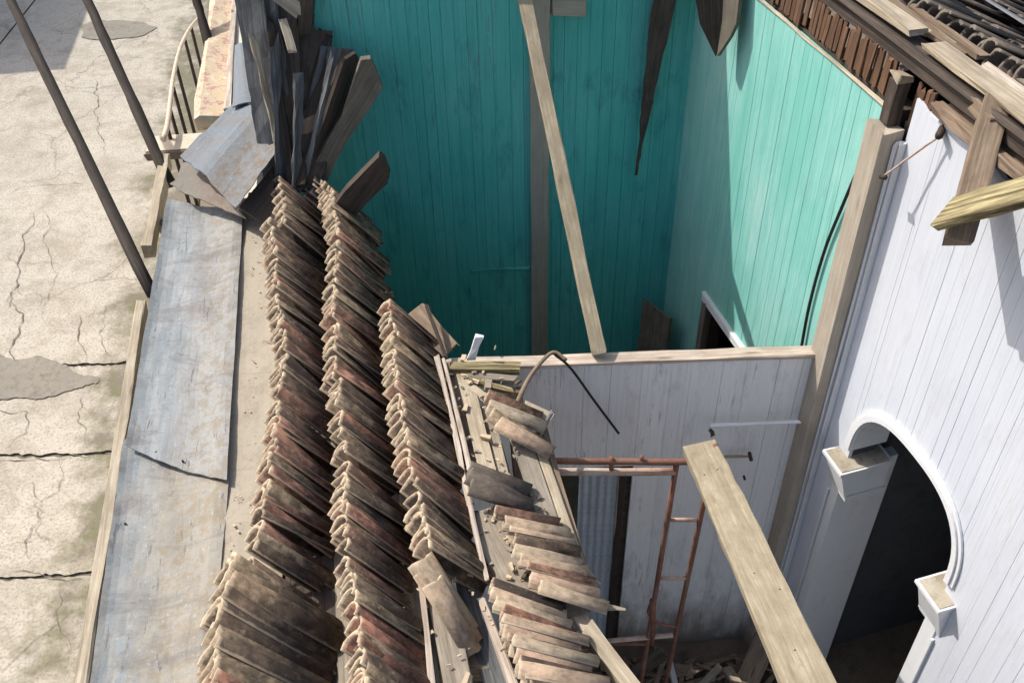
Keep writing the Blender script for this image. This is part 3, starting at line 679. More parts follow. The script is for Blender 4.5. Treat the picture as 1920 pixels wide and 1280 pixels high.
def row(pix, z, ax, step, tilt, meshes, parent, j=0.011, zj=0.008, sc=1.0):
    P = [Pz(u, v, z) for u, v in pix]
    segL = [(b - a).length for a, b in zip(P, P[1:])]; tot = sum(segL); d = 0.0
    while d < tot:
        k = 0; e = d
        while e > segL[k] and k < len(segL) - 1: e -= segL[k]; k += 1
        p = P[k].lerp(P[k + 1], e / segL[k])
        a = ax + Vector((R.gauss(0, .045), R.gauss(0, .045), R.gauss(0, .045)))
        p = p + Vector((R.uniform(-j, j), 0, R.uniform(-zj, zj))); tl2 = tilt + R.gauss(0, .15); k2 = sc * R.uniform(.90, 1.10)
        tile(parent, p, a, tl2, meshes, sc=k2)
        # the next tile nested underneath, slipped a little
        if R.random() < 0.12:
            tile(parent, p + Vector((R.uniform(-.012, .025), -R.uniform(.022, .040), -R.uniform(.016, .030))), a + Vector((R.gauss(0, .03), R.gauss(0, .03), R.gauss(0, .03))), tl2 + R.gauss(0.12, .12), meshes, sc=k2 * R.uniform(.94, 1.05))
        d += step * R.choice((0.45, 0.6, 0.8, 0.9, 1.0, 1.2, 1.5, 1.9))
AX = Vector((0.70, -0.16, -0.68))
def stack(label, rows):
    t = thing('tile_stack', label, 'tile stack', Pz(*rows[0][0][0], 3.0), 'rows of stacked tiles on the roof deck')
    for pix, z, step, tl_, *k_ in rows: row(pix, z, k_[1] if k_ else AX, step, rad(tl_), TSTACK, t, sc=k_[0] if k_ else 1.0)
stack('first row of stacked clay tiles, beside the mortar coping and gutter',
      [([(512, 345), (520, 385), (522, 432)], 3.31, 0.055, 80), ([(496, 425), (505, 520), (510, 600), (522, 660), (508, 760), (500, 860), (490, 900), (468, 1020), (455, 1070)], 3.28, 0.055, 80),
       ([(418, 1075), (398, 1140), (388, 1190), (384, 1260), (380, 1340)], 3.32, 0.062, 78, 1.35, Vector((0.78, -0.18, -0.60)))])
stack('middle row of stacked clay tiles, between the other two rows',
      [([(580, 345), (612, 372), (622, 460), (614, 560), (615, 650), (622, 760), (634, 860), (630, 960), (642, 1080), (655, 1180), (668, 1340)], 3.28, 0.055, 80)])
stack('third, innermost row of stacked clay tiles along the pale battens',
      [([(716, 575), (724, 650), (730, 740), (742, 800), (757, 900), (776, 970), (788, 1040)], 3.27, 0.055, 80)])
row([(783, 1052), (800, 1090), (812, 1120)], 3.18, Vector((0.45, -0.6, -0.5)), 0.07, rad(40), TCLEAN, rf)
# tiles left lying on the broken right part of the deck
def tpx(u0, v0, u1, v1, z0, z1, tilt, ms, sc=None):
    u0 += R.uniform(-7, 7); v0 += R.uniform(-5, 5); u1 += R.uniform(-12, 12); v1 += R.uniform(-10, 10)
    A = Pz(u0, v0, z0); B = Pz(u1, v1, z1); L = (B - A).length
    tile(rf, A, B - A, rad(tilt), ms, sc=sc or max(0.8, min(1.25, L / 0.40)))
for i, (u0, v0, u1, v1) in enumerate([(905, 755, 1000, 790), (908, 768, 1010, 812), (918, 785, 1020, 835), (925, 806, 1022, 848)]):
    tpx(u0, v0, u1, v1, 3.12, 3.06, 35, TCLEAN if i % 2 else TCLAY)
for (u0, v0, u1, v1) in [(872, 888, 978, 930), (878, 902, 985, 948), (884, 922, 985, 965)]: tpx(u0, v0, u1, v1, 3.12, 3.05, 30, TDARK)
for i in range(9):
    t = i / 8; tpx(928 + 78 * t, 970 + 140 * t, 1022 + 95 * t, 990 + 145 * t, 3.10, 3.06, 62 + R.uniform(-25, 25), TCLEAN if i % 3 else TCLAY)
for i in range(13):
    t = i / 12; tpx(918 + 62 * t, 1112 + 190 * t, 1060 + 80 * t, 1150 + 185 * t, 3.11, 3.04, 64 + R.uniform(-25, 25), TCLEAN if i % 3 else TCLAY)

# deck: sheathing under the stacks and loose boards to the right
DZ = 2.985
for i in range(9):
    x = -1.22 + i * 0.108
    ytop = 6.1 - i * 0.17; o = -0.136 * 1.0
    board('deck_board', (x + 0.10, 1.2, DZ), (x - 0.136 * (ytop - 1.9), ytop, DZ + R.uniform(-.01, .01)), 0.118, 0.024, 'wood_dark' if i < 5 else 'wood_grey', rf, jit=0.003)
def bpx(name, a, b, z0, z1, w, t, mat, parent, **kw):
    return board(name, Pz(*a, z0), Pz(*b, z1), w, t, mat, parent, **kw)
bpx('deck_board', (868, 692), (925, 925), 3.03, 3.04, 0.085, 0.025, 'wood_pale', rf, rag=0.006)
bpx('deck_board', (905, 760), (1010, 1150), 3.0, 3.0, 0.09, 0.024, 'wood_grey', rf)
bpx('deck_board', (930, 830), (965, 985), 3.02, 3.02, 0.055, 0.02, 'wood_pale', rf)
bpx('deck_board', (968, 800), (1085, 1150), 3.03, 3.03, 0.105, 0.024, 'wood_grey', rf)
bpx('deck_board', (1003, 815), (1095, 1085), 3.03, 3.02, 0.05, 0.03, 'wood_pale', rf)
bpx('deck_board', (1018, 800), (1100, 1085), 3.0, 2.98, 0.035, 0.05, 'wood_brown', rf)
bpx('deck_board', (905, 960), (1005, 1170), 3.04, 3.03, 0.17, 0.024, 'wood_grey', rf, rag=0.01)
bpx('deck_board', (838, 685), (905, 930), 3.0, 3.0, 0.05, 0.03, 'wood_brown', rf)
bpx('deck_board', (820, 1080), (868, 1330), 3.03, 3.02, 0.12, 0.024, 'wood_grey', rf)
bpx('deck_board', (862, 1050), (935, 1300), 2.98, 2.94, 0.10, 0.024, 'wood_slate', rf, twist=0.4)
bpx('deck_board', (905, 1130), (985, 1345), 3.03, 3.03, 0.035, 0.05, 'batten_white', rf)
bpx('deck_board', (1100, 1180), (1215, 1330), 3.03, 3.02, 0.08, 0.06, 'wood_pale', rf)
bpx('deck_board', (1040, 1010), (1122, 1092), 3.02, 3.02, 0.06, 0.03, 'wood_pale', rf, taper=0.15)
bpx('deck_board', (1060, 1130), (1168, 1142), 3.03, 3.03, 0.07, 0.03, 'wood_yellow', rf, taper=0.1)
bpx('deck_board', (1060, 1120), (1110, 1190), 3.0, 3.0, 0.07, 0.03, 'batten_white', rf)
bpx('deck_board', (790, 1090), (812, 1300), 3.05, 3.04, 0.028, 0.05, 'batten_white', rf)
# pale battens along the right edge of the tile rows
for a, b in (((818, 668), (852, 800)), ((850, 795), (872, 905)), ((870, 895), (915, 1090)), ((832, 672), (880, 880))):
    bpx('batten', a, b, 3.08, 3.08, 0.022, 0.03, 'batten_white', rf, jit=0.006)
bpx('batten', (846, 690), (972, 690), 3.05, 3.05, 0.07, 0.04, 'wood_moss', rf)
bpx('batten', (880, 705), (965, 712), 3.03, 3.03, 0.05, 0.03, 'wood_grey', rf)
bpx('batten', (884, 712), (962, 735), 3.05, 3.05, 0.03, 0.03, 'wood_moss', rf)
bpx('batten', (884, 728), (940, 762), 3.04, 3.04, 0.05, 0.02, 'wood_pale', rf)
# joists carrying the deck across from the front wall, and their inner beam
for y in (1.6, 2.4, 3.2, 3.9, 5.0, 5.6):
    board('joist', (FX(y) + 0.1, y, 2.92), (0.05 if y < 4 else (-0.75 if y < 5.2 else -1.15), y, 2.90), 0.08, 0.10, 'wood_brown', rf)
board('joist', (0.22, 0.9, 2.82), (0.0, 4.2, 2.82), 0.10, 0.10, 'wood_brown', rf)
board('roof_prop', (0.34, 1.1, 0.0), (0.34, 1.1, 2.75), 0.10, 0.10, 'wood_brown', rf, up=FAR)

# ------------------------------------------------------------------ roof behind the long wall (falls away to the right)
rr_ = thing('mossy_tile_roof', 'dark mossy tile roof falling away behind the ridge at top right', 'roof', wp(0, 4.6, -0.3))
SLOPE = rad(23)
def rp(s, d, h=0.0): return wp(s, 4.86 - math.tan(SLOPE) * d + h, -d)
deck = [rp(-2.5, -0.02), rp(5.0, -0.02), rp(5.0, 3.4), rp(-2.5, 3.4)]
plate('roof_sheathing', deck, 0.03, 'wood_dark', rr_)
SD = (rp(0, 1) - rp(0, 0)).normalized()
for d0, st in ((0.24, 0.055), (0.60, 0.06), (0.98, 0.07), (1.35, 0.08), (1.75, 0.09)):
    s = -2.2
    while s < 1.9:
        p = rp(s, d0 + R.uniform(-.03, .03), 0.10 + R.uniform(-.01, .02))
        tile(rr_, p, SD + Vector((R.uniform(-.1, .1), R.uniform(-.1, .1), R.uniform(-.03, .03))) + WD * 0.3, rad(80 + R.uniform(-15, 15)), TDARK, sc=R.uniform(.9, 1.05), lean=-WD)
        s += st * R.uniform(.7, 1.5)
board('ridge_beam', wp(-2.4, 4.80, -0.06), wp(5, 4.80, -0.06), 0.12, 0.09, 'wood_dark', rr_, segs=14)
for (s0, s1, d, h, w, m) in ((-2.3, -0.95, 0.06, 0.04, 0.10, 'wood_grey'), (-1.3, -0.10, 0.04, 0.05, 0.10, 'wood_pale'), (0.0, 1.3, 0.06, 0.055, 0.11, 'wood_pale'), (1.2, 3.2, 0.06, 0.05, 0.1, 'wood_grey'),
                             (-1.9, 0.0, 0.19, 0.06, 0.05, 'wood_pale'), (-0.7, 0.1, 0.16, 0.08, 0.04, 'wood_brown'), (0.2, 1.5, 0.20, 0.075, 0.05, 'batten_white'), (-0.45, 0.15, 0.24, 0.10, 0.04, 'wood_brown'), (0.35, 1.2, 0.27, 0.1, 0.03, 'wood_grey')):
    board('ridge_board', rp(s0, d, h), rp(s1, d + R.uniform(-.03, .03), h + R.uniform(-.01, .015)), w, 0.028, m, rr_, jit=0.008, rag=0.03)
plate('ridge_sheet', [rp(-1.0, 0.95, .22), rp(-0.2, 0.85, .24), rp(0.5, 0.98, .22), rp(0.5, 1.14, .20), rp(-0.2, 1.05, .22), rp(-1.0, 1.12, .20)], 0.01, 'sheet_folded', rr_)

# stub rafters jutting from the ridge over the white wall
ra = thing('rafter_stub', 'grey-brown rafter stub jutting from the ridge over the white wall', 'rafter', wp(0.5, 4.6, 0.1))
board('rafter', wp(0.50, 4.86, -0.04), wp(0.875, 4.46, 0.285), 0.115, 0.10, 'wood_brown', ra, segs=6, jit=0.004)
board('rafter_knot', wp(0.45, 4.84, 0.03), wp(0.58, 4.82, 0.03), 0.04, 0.05, 'wood_brown', ra, segs=2)
yb = board('yellow_plank', wp(0.80, 4.57, 0.33), wp(1.25, 5.0, 0.24), 0.17, 0.035, 'wood_moss', None, up=UP + WN * 0.4, rag=0.015, segs=4)
tag(yb, 'mossy yellow plank end lying across the rafter stub at right', 'plank')
fs = board('split_rail', wp(0.24, 4.72, 0.04), wp(1.4, 4.72, 0.05), 0.045, 0.045, 'wood_brown', None, segs=8, jit=0.012)
tag(fs, 'rotten brown rail along top edge of the white wall under ridge', 'rail')

# ------------------------------------------------------------------ unseen roof over the back, its gable shaped to cast the teal room's shade
fr = thing('shading_roof', 'unseen added gable roof above the teal rear wall, shaped to shade the room', 'roof', (0, 7.2, 4.7))
def fz_(x): return 5.45 - 0.25 * (1.28 - x)
V = [(-1.66, 6.44, 4.705), (1.45, 6.44, 4.705), (1.45, 6.44, fz_(1.45)), (-1.66, 6.44, fz_(-1.66))]; V += [(x, 6.52, z) for x, y, z in V]
finish('shade_gable', mesh('shade_gable', V, [(0, 1, 2, 3), (7, 6, 5, 4), (0, 4, 5, 1), (1, 5, 6, 2), (2, 6, 7, 3), (3, 7, 4, 0)]), 'wood_dark', fr, None)
for i in range(8):
    y = 6.46 + i * 0.36
    board('roof_board', (-2.15, y + .15, fz_(-2.15) + 0.02), (1.5, y + .15, fz_(1.5) + 0.02), 0.355, 0.03, 'wood_dark', fr, jit=0.002)
for i in range(14):
    for r_ in range(3):
        x = -2.1 + r_ * 0.38; tile(fr, Vector((x, 6.55 + i * 0.19, fz_(x) + 0.04)), Vector((1, 0, 0.25)), 0.0, TCLAY, sc=1.1)

# hanging bits from that roof edge
pts = on_plane([(1296, -140), (1302, -10), (1312, 45), (1342, 107), (1352, 40), (1362, -140)], Py(1300, 0, 5.9), Py(1345, 100, 5.8), Py(1360, -20, 5.85))
h1 = plate('hanging_rafter', pts, 0.06, 'wood_black'); tag(h1, 'dark torn rafter tail hanging down from the top beside the sunlit teal wall', 'rafter')  # dark wood puts the rafter tail's shade into its colour
pts = on_plane([(1364, -140), (1354, 40), (1344, 106), (1368, 70), (1380, 45), (1402, -140)], Py(1356, 0, 5.84), Py(1345, 100, 5.79), Py(1398, -20, 5.70))
h3 = plate('hanging_board', pts, 0.03, 'wood_olive'); tag(h3, 'brown torn board hanging against the dark rafter tail at top', 'board')
h2 = board('splintered_plank', Py(1266, -130, 6.30), Py(1192, 325, 6.33), 0.19, 0.05, 'wood_dark', None, up=YN, taper=0.06, segs=12, jit=0.012)
tag(h2, 'dark splintered plank hanging to a sharp point before the rear wall', 'plank')

# ================================================================== LOOSE THINGS
bm_ = board('tie_beam', Pt(1312, 838, 5.62), Pt(1560, 1378, 3.40), 0.185, 0.055, 'wood_yellow', None, up=Vector((-0.5, -1.8, 3.8)), segs=14, jit=0.004, rag=0.008)
for (q_, r_) in ((0.35, 0.03), (0.38, -0.045), (1.35, -0.02), (1.5, 0.05), (1.9, 0.0)):
    w_ = WORLD[bm_.name] @ Vector((q_, r_, 0.02)); tube('nail', [w_, WORLD[bm_.name] @ Vector((q_ + 0.004, r_, 0.030))], 0.0035, 'nail_dark', bm_, 6)
tag(bm_, 'wide yellow timber beam with its cut end resting on the rusty scaffold', 'beam')
# a post carries the beam's near end
pb = Pt(1560, 1378, 3.40)
bp = board('beam_post', (pb.x, pb.y + 0.06, 0.0), (pb.x, pb.y + 0.06, pb.z - 0.05), 0.12, 0.12, 'wood_brown', None, up=FAR)
tag(bp, 'brown post under the near end of the wide yellow beam', 'post')
pole = board('leaning_pole', Py(1122, 668, 4.30) + UP * 0.03, Py(978, -30, 6.30), 0.085, 0.06, 'wood_yellow', None, segs=14, jit=0.004, up=UP + YN)
tag(pole, 'long pale square pole leaning from partition top up the teal wall', 'pole')

# scaffold
sc = thing('scaffold_frame', 'rusty tubular scaffold frame standing before the grey partition', 'scaffold', (0.9, 3.75, 0))
SY = 3.72
def spx(u, v, y=SY): return Py(u, v, y)
p1, p2 = spx(1268, 872), spx(1217, 1185); p3, p4 = spx(1322, 930), spx(1258, 1232)
def down(p, q): k = p.z / (p.z - q.z); return p.lerp(q, k)
tube('upright', straight(p1, down(p1, p2), 5), 0.017, 'rust_pipe', sc)
p3 = p3.lerp(p4, -0.25); tube('upright', straight(p3, down(p3, p4), 5), 0.017, 'rust_pipe', sc)
p0 = spx(1030, 876); tube('upright', straight(p0, (p0.x, p0.y, 0.0), 4), 0.021, 'rust_pipe', sc)
XB = tube('cross_bar', straight(spx(1022, 864), spx(1330, 866), 8, .002), 0.019, 'rust_pipe', sc)
tube('cross_bar', straight(spx(1030, 884), spx(1266, 884), 6, .002), 0.022, 'rust_pale', sc)
tube('brace_coupler', [spx(1146, 862) + UP * .02, spx(1146, 888)], 0.014, 'rust_pipe', XB); tube('brace_coupler', [spx(1203, 855), spx(1203, 866)], 0.012, 'rust_pipe', XB)
for (a, b) in (((1253, 974), (1306, 974)), ((1235, 1083), (1288, 1083))): tube('rung', [spx(*a), spx(*b)], 0.013, 'rust_pale', sc)
tube('hook', curve([spx(1222, 1128), spx(1216, 1145), spx(1224, 1160), spx(1240, 1170), spx(1270, 1174)], 14), 0.012, 'rust_pipe', sc)
tube('coupler_bar', [spx(1224, 1125), spx(1222, 1205)], 0.022, 'rust_pipe', sc)
tube('cross_bar', straight(spx(1130, 1202), spx(1262, 1190), 5), 0.017, 'rust_pale', sc)
tube('cross_bar', straight(spx(1140, 1206), spx(1210, 1206), 4), 0.014, 'rust_pipe', sc)

# poles jutting out over the street
for i, (a, z0, b, z1, lab) in enumerate([((285, 552), 2.93, (5, -30), 3.55, 'longest dark pole jutting over the street, nearest the camera'),
                                   ((318, 345), 2.93, (150, -30), 3.60, 'middle dark pole jutting over the street beside window grille'),
                                   ((404, 118), 3.0, (356, -40), 3.5, 'short dark pole by the peeling cornice above window grille')]):
    A = Pz(*a, z0); B = Pz(*b, z1)
    o = tube('wooden_pole', straight(A, A.lerp(B, 1.25), 18, 0.003), 0.043 if i < 2 else 0.036, 'wood_black', None, 9, r1=0.040, wob=0.004)
    tag(o, lab, 'pole', 'dark poles over the street')

# folded metal sheets torn from the gutter
fs1 = sheet('folded_metal_sheet', [Pz(338, 292, 3.32), Pz(442, 390, 3.30), Pz(522, 278, 3.46), Pz(452, 178, 3.40)], 10, 10, 0.008, 'sheet_folded', None,
            lambda u, v: 0.05 * math.exp(-((u - 0.45) / 0.2) ** 2) + 0.01 * noise.noise(Vector((u * 3, v * 5, 0.2))), 0.012, 9)
tag(fs1, 'blue and brown folded metal sheet lying crooked at gutter end', 'metal sheet')
fs2 = sheet('torn_metal_sheet', [Pz(318, 345, 3.16), Pz(455, 405, 3.16), Pz(448, 372, 3.22), Pz(352, 300, 3.22)], 14, 5, 0.008, 'sheet_rust', None,
            lambda u, v: -0.02 * math.sin(math.pi * u), 0.05, 12)
tag(fs2, 'torn rusty brown metal sheet under the folded sheet', 'metal sheet')
fs3 = sheet('bent_blue_sheet', [Pz(436, 200, 3.42), Pz(500, 195, 3.44), Pz(470, 90, 3.40), Pz(440, 85, 3.38)], 5, 6, 0.008, 'sheet_folded', None, lambda u, v: 0.03 * math.sin(math.pi * u), 0.01, 4)
tag(fs3, 'dull blue bent sheet between peeling cornice and slate boards', 'metal sheet')
tri = plate('dark_plank_end', [Pz(448, 388, 3.22), Pz(512, 312, 3.34), Pz(516, 408, 3.18), Pz(505, 425, 3.16)], 0.03, 'wood_dark')
tag(tri, 'dark triangular board end wedged below the folded metal sheet', 'board')

# slumped slate-grey boards in the shaded corner
sb = []
SL_ = [((520, 345), 3.16, (462, -40), 6.30, 0.17, 'wood_slate', 'outer slate-grey slumped board beside the folded metal sheet'),
       ((538, 345), 3.18, (488, -40), 6.34, 0.15, 'wood_slate', 'slate-grey slumped board rising to the top edge left of the pale splinter'),
       ((552, 350), 3.20, (520, -20), 6.36, 0.17, 'wood_dark', 'dark slumped board behind the pale splinter'),
       ((560, 345), 3.22, (560, 30), 6.36, 0.17, 'wood_slate', 'slate board in the middle of the slumped fan'),
       ((566, 345), 3.23, (592, 70), 6.30, 0.17, 'wood_dark', 'dark board right of the middle of the slumped fan'),
       ((572, 345), 3.25, (632, 95), 6.25, 0.17, 'wood_slate', 'slate board just behind the broad olive plank in the fan'),
       ((578, 340), 3.28, (662, 108), 6.15, 0.12, 'wood_dark', 'narrow dark strip along the upper edge of the broad olive plank'),
       ((528, 350), 3.22, (515, 80), 6.10, 0.06, 'wood_slate', 'narrow slate strip lying on the outer slumped boards'),
       ((556, 350), 3.26, (560, 150), 6.0, 0.05, 'wood_slate', 'short thin slate strip on the middle of the fan')]
for k, (a, z0, b, z1, w, m, lab) in enumerate(SL_):
    o = board('slumped_board', Pz(*a, z0), Py(*b, z1), w * 1.25, 0.022, m, None, jit=0.010, rag=0.07, up=UP + Vector((0.1 * (k - 2), -0.2, 0)), segs=8)
    tag(o, lab, 'board', 'slumped boards in the shaded corner')
pts = on_plane([(566, 338), (640, 215), (664, 140), (676, 106), (694, 104), (706, 128), (717, 158), (700, 186), (650, 258), (628, 300), (606, 348)], Pz(566, 338, 3.24), Pz(606, 348, 3.18), Py(690, 104, 5.95))
o = plate('broad_plank', pts, 0.05, 'wood_olive'); tag(o, 'broad olive brown plank jutting over the teal room, larger of two', 'plank')
pts = on_plane([(566, 332), (600, 230), (640, 110), (662, 96), (668, 108), (645, 180), (590, 330)], Pz(566, 332, 3.30), Pz(590, 330, 3.24), Py(655, 98, 6.0))
o = plate('split_plank', pts, 0.025, 'wood_dark'); tag(o, 'dark split plank just above the broad olive plank', 'plank')
pts = on_plane([(598, 415), (650, 345), (712, 282), (722, 290), (732, 318), (728, 332), (690, 368), (640, 425)], Pz(598, 415, 3.08), Pz(640, 425, 3.03), Py(722, 292, 5.45))
o = plate('short_plank', pts, 0.06, 'wood_dark'); tag(o, 'shorter olive brown plank jutting over the teal room below the broad one', 'plank')
for k, (a, b, w, m, y, lab) in enumerate([((560, 350), (610, 62), 0.10, 'wood_black', 6.32, 'black board at the top of the slumped fan'),
                                      ((548, 345), (505, 40), 0.05, 'wood_black', 6.2, 'thin black lath between the slate boards of the fan'),
                                      ((570, 345), (622, 110), 0.05, 'wood_slate', 6.0, 'thin slate lath lying over the dark boards of the fan'),
                                      ((535, 330), (474, 70), 0.04, 'wood_pale', 6.1, 'thin pale lath along the outer edge of the slumped fan')]):
    o = board('slumped_lath', Pz(*a, 3.27), Py(*b, y), w, 0.018, m, None, jit=0.008, rag=0.06, segs=8); tag(o, lab, 'board', 'slumped boards in the shaded corner')
o = board('pale_splinter', Py(548, 95, 6.05), Py(530, 36, 6.2), 0.055, 0.02, 'wood_pale', None, rag=0.03); tag(o, 'small pale splinter of wood among the slumped dark boards', 'splinter')
o = board('pale_board_end', Py(495, -30, 6.0), Py(560, 20, 6.0), 0.16, 0.03, 'wood_grey', None); tag(o, 'grey board end at top edge above slumped boards', 'board')
o = board('dark_beam_end', Py(578, -40, 6.3), Py(572, 60, 6.3), 0.09, 0.09, 'wood_dark', None); tag(o, 'dark beam end beside the teal rear wall at top', 'beam')

# small loose pieces
o = board('tilted_box_panel', Pz(770, 590, 3.10), Pz(835, 668, 3.02), 0.20, 0.02, 'wood_brown', None, up=UP + Vector((-0.7, 0.3, 0))); tag(o, 'tilted brown board at top end of the third tile row', 'board')
o = board('tilted_lath', Pz(800, 572, 3.22), Pz(836, 672, 3.06), 0.02, 0.03, 'wood_dark', None); tag(o, 'thin dark lath on edge beside the tilted brown board', 'lath')
o = board('pale_offcut', Pz(884, 672, 3.06), Pz(898, 630, 3.22), 0.045, 0.02, 'white_trim', None, up=YN + UP); tag(o, 'small white offcut sticking up above the partition top', 'offcut')
o = plate('pink_fragment', [Pz(985, 750, 3.1), Pz(1040, 775, 3.06), Pz(1015, 815, 3.05), Pz(990, 790, 3.08)], 0.015, 'tile_clean'); tag(o, 'pinkish broken tile fragment hanging at deck edge', 'fragment')
o = board('metal_strip', Pz(1008, 815, 3.06), Pz(1034, 775, 3.10), 0.014, 0.03, 'fiber_grey', None); tag(o, 'short grey metal strip at deck edge beside pink fragment', 'strip')
o = tube('dry_branch', curve([Pz(970, 755, 3.10), Pz(990, 712, 3.10), Pz(1018, 675, 3.14), Pz(1040, 660, 3.16), Pz(1062, 675, 3.14)], 18), 0.014, 'wood_brown', None, 6, r1=0.010); tag(o, 'bent brown twig arching over the partition top', 'twig')
o = tube('hanging_wire', curve([Pz(1040, 664, 3.14), Py(1070, 690, 4.18), Py(1115, 752, 4.19), Py(1160, 812, 4.2)], 18), 0.008, 'cable_black', None, 6); tag(o, 'thin dark wire hanging down the grey partition', 'wire')
o = tube('black_cable', curve([Pw(1636, 245, 0.045), Pw(1616, 300, .045), Pw(1580, 385, .045), Pw(1546, 470, .045), Pw(1518, 570, .045), Pw(1500, 665, .045)], 24), 0.0095, 'cable_black', None, 6); tag(o, 'black cable running down the sunlit teal wall beside the post', 'cable')
o = tube('grey_wire', straight(Pw(1656, 331, 0.155), Pw(1766, 252, 0.06), 8, .002), 0.006, 'rust_pale', None, 6); tag(o, 'thin pale wire strung from the tall post to the white wall', 'wire')
o = tube('rusty_nail', [Pw(1652, 331, 0.15), Pw(1660, 333, 0.16)], 0.013, 'nail_dark', None, 6); tag(o, 'nail on the tall post holding the pale wire', 'nail')
o = tube('hook_rod', [Pw(1768, 240, 0.02), Pw(1760, 256, 0.08)], 0.018, 'nail_dark', None, 6); tag(o, 'dark hook on white wall at end of the pale wire', 'hook')
# door leaf leaning in the teal room
A, B = Pz(1213, 552, 1.86), Pz(1253, 603, 1.80)
o = board('door_leaf', (A + B) / 2, Vector(((A.x + B.x) / 2 - 0.03, (A.y + B.y) / 2, 0.0)), (B - A).length, 0.035, 'wood_olive', None, up=Vector((-0.8, -0.6, 0)), segs=4)
tag(o, 'weathered door leaf standing ajar in the dark teal corner', 'door')

# rubble and broken boards on the floor
V = []; F = []
rr2 = random.Random(3)
for i in range(1000):
    c = Vector((rr2.uniform(0.4, 1.9), rr2.uniform(1.8, 4.1), 0)); r = rr2.uniform(0.008, 0.03) if rr2.random() < .75 else rr2.uniform(0.03, 0.07)
    if 4.1 - c.y < 0.5: c.z = 0.06 * rr2.random()
    b = len(V)
    for sx in (-1, 1):
        for sy in (-1, 1):
            for sz in (-1, 1): V.append(c + Vector((sx * r * rr2.uniform(.5, 1.3), sy * r * rr2.uniform(.5, 1.3), r * 0.7 + sz * r * rr2.uniform(.3, .9))))
    F += [(b, b + 1, b + 3, b + 2), (b + 4, b + 6, b + 7, b + 5), (b, b + 4, b + 5, b + 1), (b + 2, b + 3, b + 7, b + 6), (b, b + 2, b + 6, b + 4), (b + 1, b + 5, b + 7, b + 3)]
o = finish('rubble', mesh('rubble', V, F), 'rubble', None, None); tag(o, 'dark rubble and earth strewn over the floor below partition', 'rubble'); o['kind'] = 'stuff'
for k, (a, b, w, m, lab) in enumerate([((1255, 1240), (1268, 1290), 0.04, 'white_trim', 'short white stick standing in rubble below the scaffold'),
                                  ((1310, 1290), (1350, 1250), 0.05, 'wood_grey', 'grey broken slat lying in rubble between scaffold and beam'),
                                  ((1365, 1255), (1395, 1300), 0.07, 'wood_pale', 'pale broken board in rubble, left of the yellow beam'),
                                  ((1400, 1280), (1440, 1190), 0.16, 'wood_brown', 'brown board leaning in the rubble close beside the yellow beam'),
                                  ((1190, 1260), (1240, 1225), 0.10, 'wood_dark', 'dark split board in rubble at foot of the scaffold')]):
    o = board('broken_board', Pz(*a, 0.10 + 0.02 * k), Pz(*b, 0.25), w, 0.03, m, None, rag=0.03); tag(o, lab, 'board')

# ------------------------------------------------------------------ house across the street (its shadow reaches the top left of the paving)
c0 = Pz(122, 130, 0.0); HB = 5.0
k = HB / -SUN.z
cx, cy = c0.x - SUN.x * k, c0.y - SUN.y * k
nb = thing('opposite_house', 'house across the street whose shadow darkens the top left paving', 'house', (cx - 3, cy + 4, 0))
M = Matrix.Translation((cx, cy, 0)) @ Matrix.Rotation(rad(7.5), 4, 'Z')
box('wall', (-6, 0, 0), (0, 8, HB - 0.3), 'plaster', nb, M); box('roof', (-6.3, 0.0, HB - 0.28), (0.0, 8.2, HB), 'tile_clay', nb, M)
for y in (1.5, 4.0, 6.5): box('window', (-0.02, y, 1.0), (0.03, y + 0.9, 2.4), 'wood_brown', nb, M)

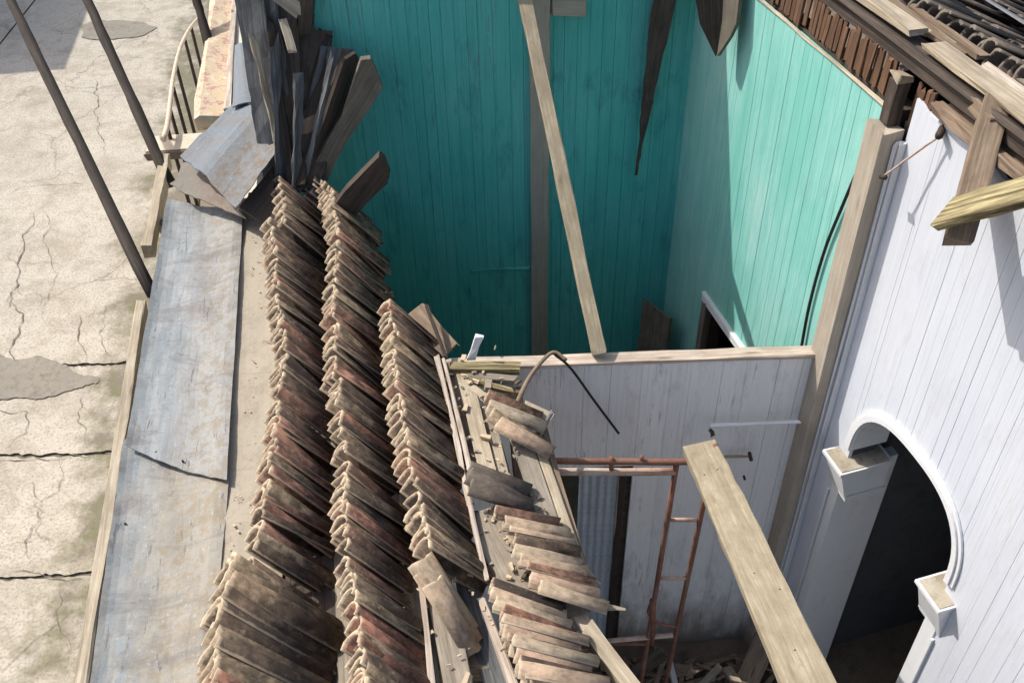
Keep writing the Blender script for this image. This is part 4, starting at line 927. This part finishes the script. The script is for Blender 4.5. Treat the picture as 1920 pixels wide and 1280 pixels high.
# splinters, chips and crumbs lying about the deck and coping
def scraps(name, label, spots, n, mat, zf, big=1.0):
    V = []; F = []; q = random.Random(len(label))
    for i in range(n):
        u, v, du, dv = q.choice(spots); p = Pz(u + q.gauss(0, du), v + q.gauss(0, dv), zf)
        a = q.uniform(0, 6.28); L = q.uniform(0.006, 0.022) * big * (2.0 if q.random() < .15 else 1); w = L * q.uniform(0.35, 0.9); h = L * q.uniform(0.3, 0.8)
        d = Vector((math.cos(a), math.sin(a), q.uniform(-.1, .25))) * L; e = Vector((-math.sin(a), math.cos(a), 0)) * w; b = len(V)
        for zz in (0, h):
            V += [p - d - e * q.uniform(.4, 1) + UP * zz, p + d - e * q.uniform(.1, 1) + UP * zz, p + d + e * q.uniform(.1, 1) + UP * zz, p - d + e * q.uniform(.4, 1) + UP * zz]
        F += [(b, b + 3, b + 2, b + 1), (b + 4, b + 5, b + 6, b + 7), (b, b + 1, b + 5, b + 4), (b + 1, b + 2, b + 6, b + 5), (b + 2, b + 3, b + 7, b + 6), (b + 3, b, b + 4, b + 7)]
    o = finish(name, mesh(name, V, F), mat, None, None); tag(o, label, 'debris'); o['kind'] = 'stuff'
DS = [(900, 760, 30, 50), (930, 880, 30, 60), (960, 1000, 40, 70), (1000, 1130, 50, 70), (860, 1150, 40, 80), (890, 720, 40, 15)]
scraps('wood_debris', 'pale splinters and lath scraps strewn on the broken deck', DS, 60, 'wood_grey', 3.055, 0.8)
scraps('tile_debris', 'crumbs of broken clay tile strewn on the broken deck', DS, 110, 'tile_clay', 3.055, 0.7)
scraps('coping_debris', 'small clay crumbs fallen on the mortar coping beside the tiles', [(478, 450, 14, 60), (480, 620, 14, 80), (465, 800, 14, 90), (440, 980, 12, 60)], 70, 'tile_clay', 3.04, 0.35)

V = []; F = []; q = random.Random(11)
for i in range(150):
    p = Vector((q.uniform(0.45, 1.95), q.uniform(2.2, 4.05), q.uniform(0.03, 0.16))); a = q.uniform(0, 6.28); L = q.uniform(0.05, 0.28); w = q.uniform(0.006, 0.035); h = q.uniform(0.006, 0.02)
    d = Vector((math.cos(a), math.sin(a), q.uniform(-.25, .4))) * L; e = Vector((-math.sin(a), math.cos(a), 0)) * w; b = len(V)
    for zz in (0, h): V += [p - d - e * q.uniform(.2, 1) + UP * zz, p + d - e * q.uniform(.1, 1) + UP * zz, p + d + e * q.uniform(.1, 1) + UP * zz, p - d + e * q.uniform(.2, 1) + UP * zz]
    F += [(b, b + 3, b + 2, b + 1), (b + 4, b + 5, b + 6, b + 7), (b, b + 1, b + 5, b + 4), (b + 1, b + 2, b + 6, b + 5), (b + 2, b + 3, b + 7, b + 6), (b + 3, b, b + 4, b + 7)]
o = finish('timber_rubble', mesh('timber_rubble', V, F), 'wood_brown', None, None); tag(o, 'splintered sticks and laths heaped on the floor below the partition', 'debris'); o['kind'] = 'stuff'
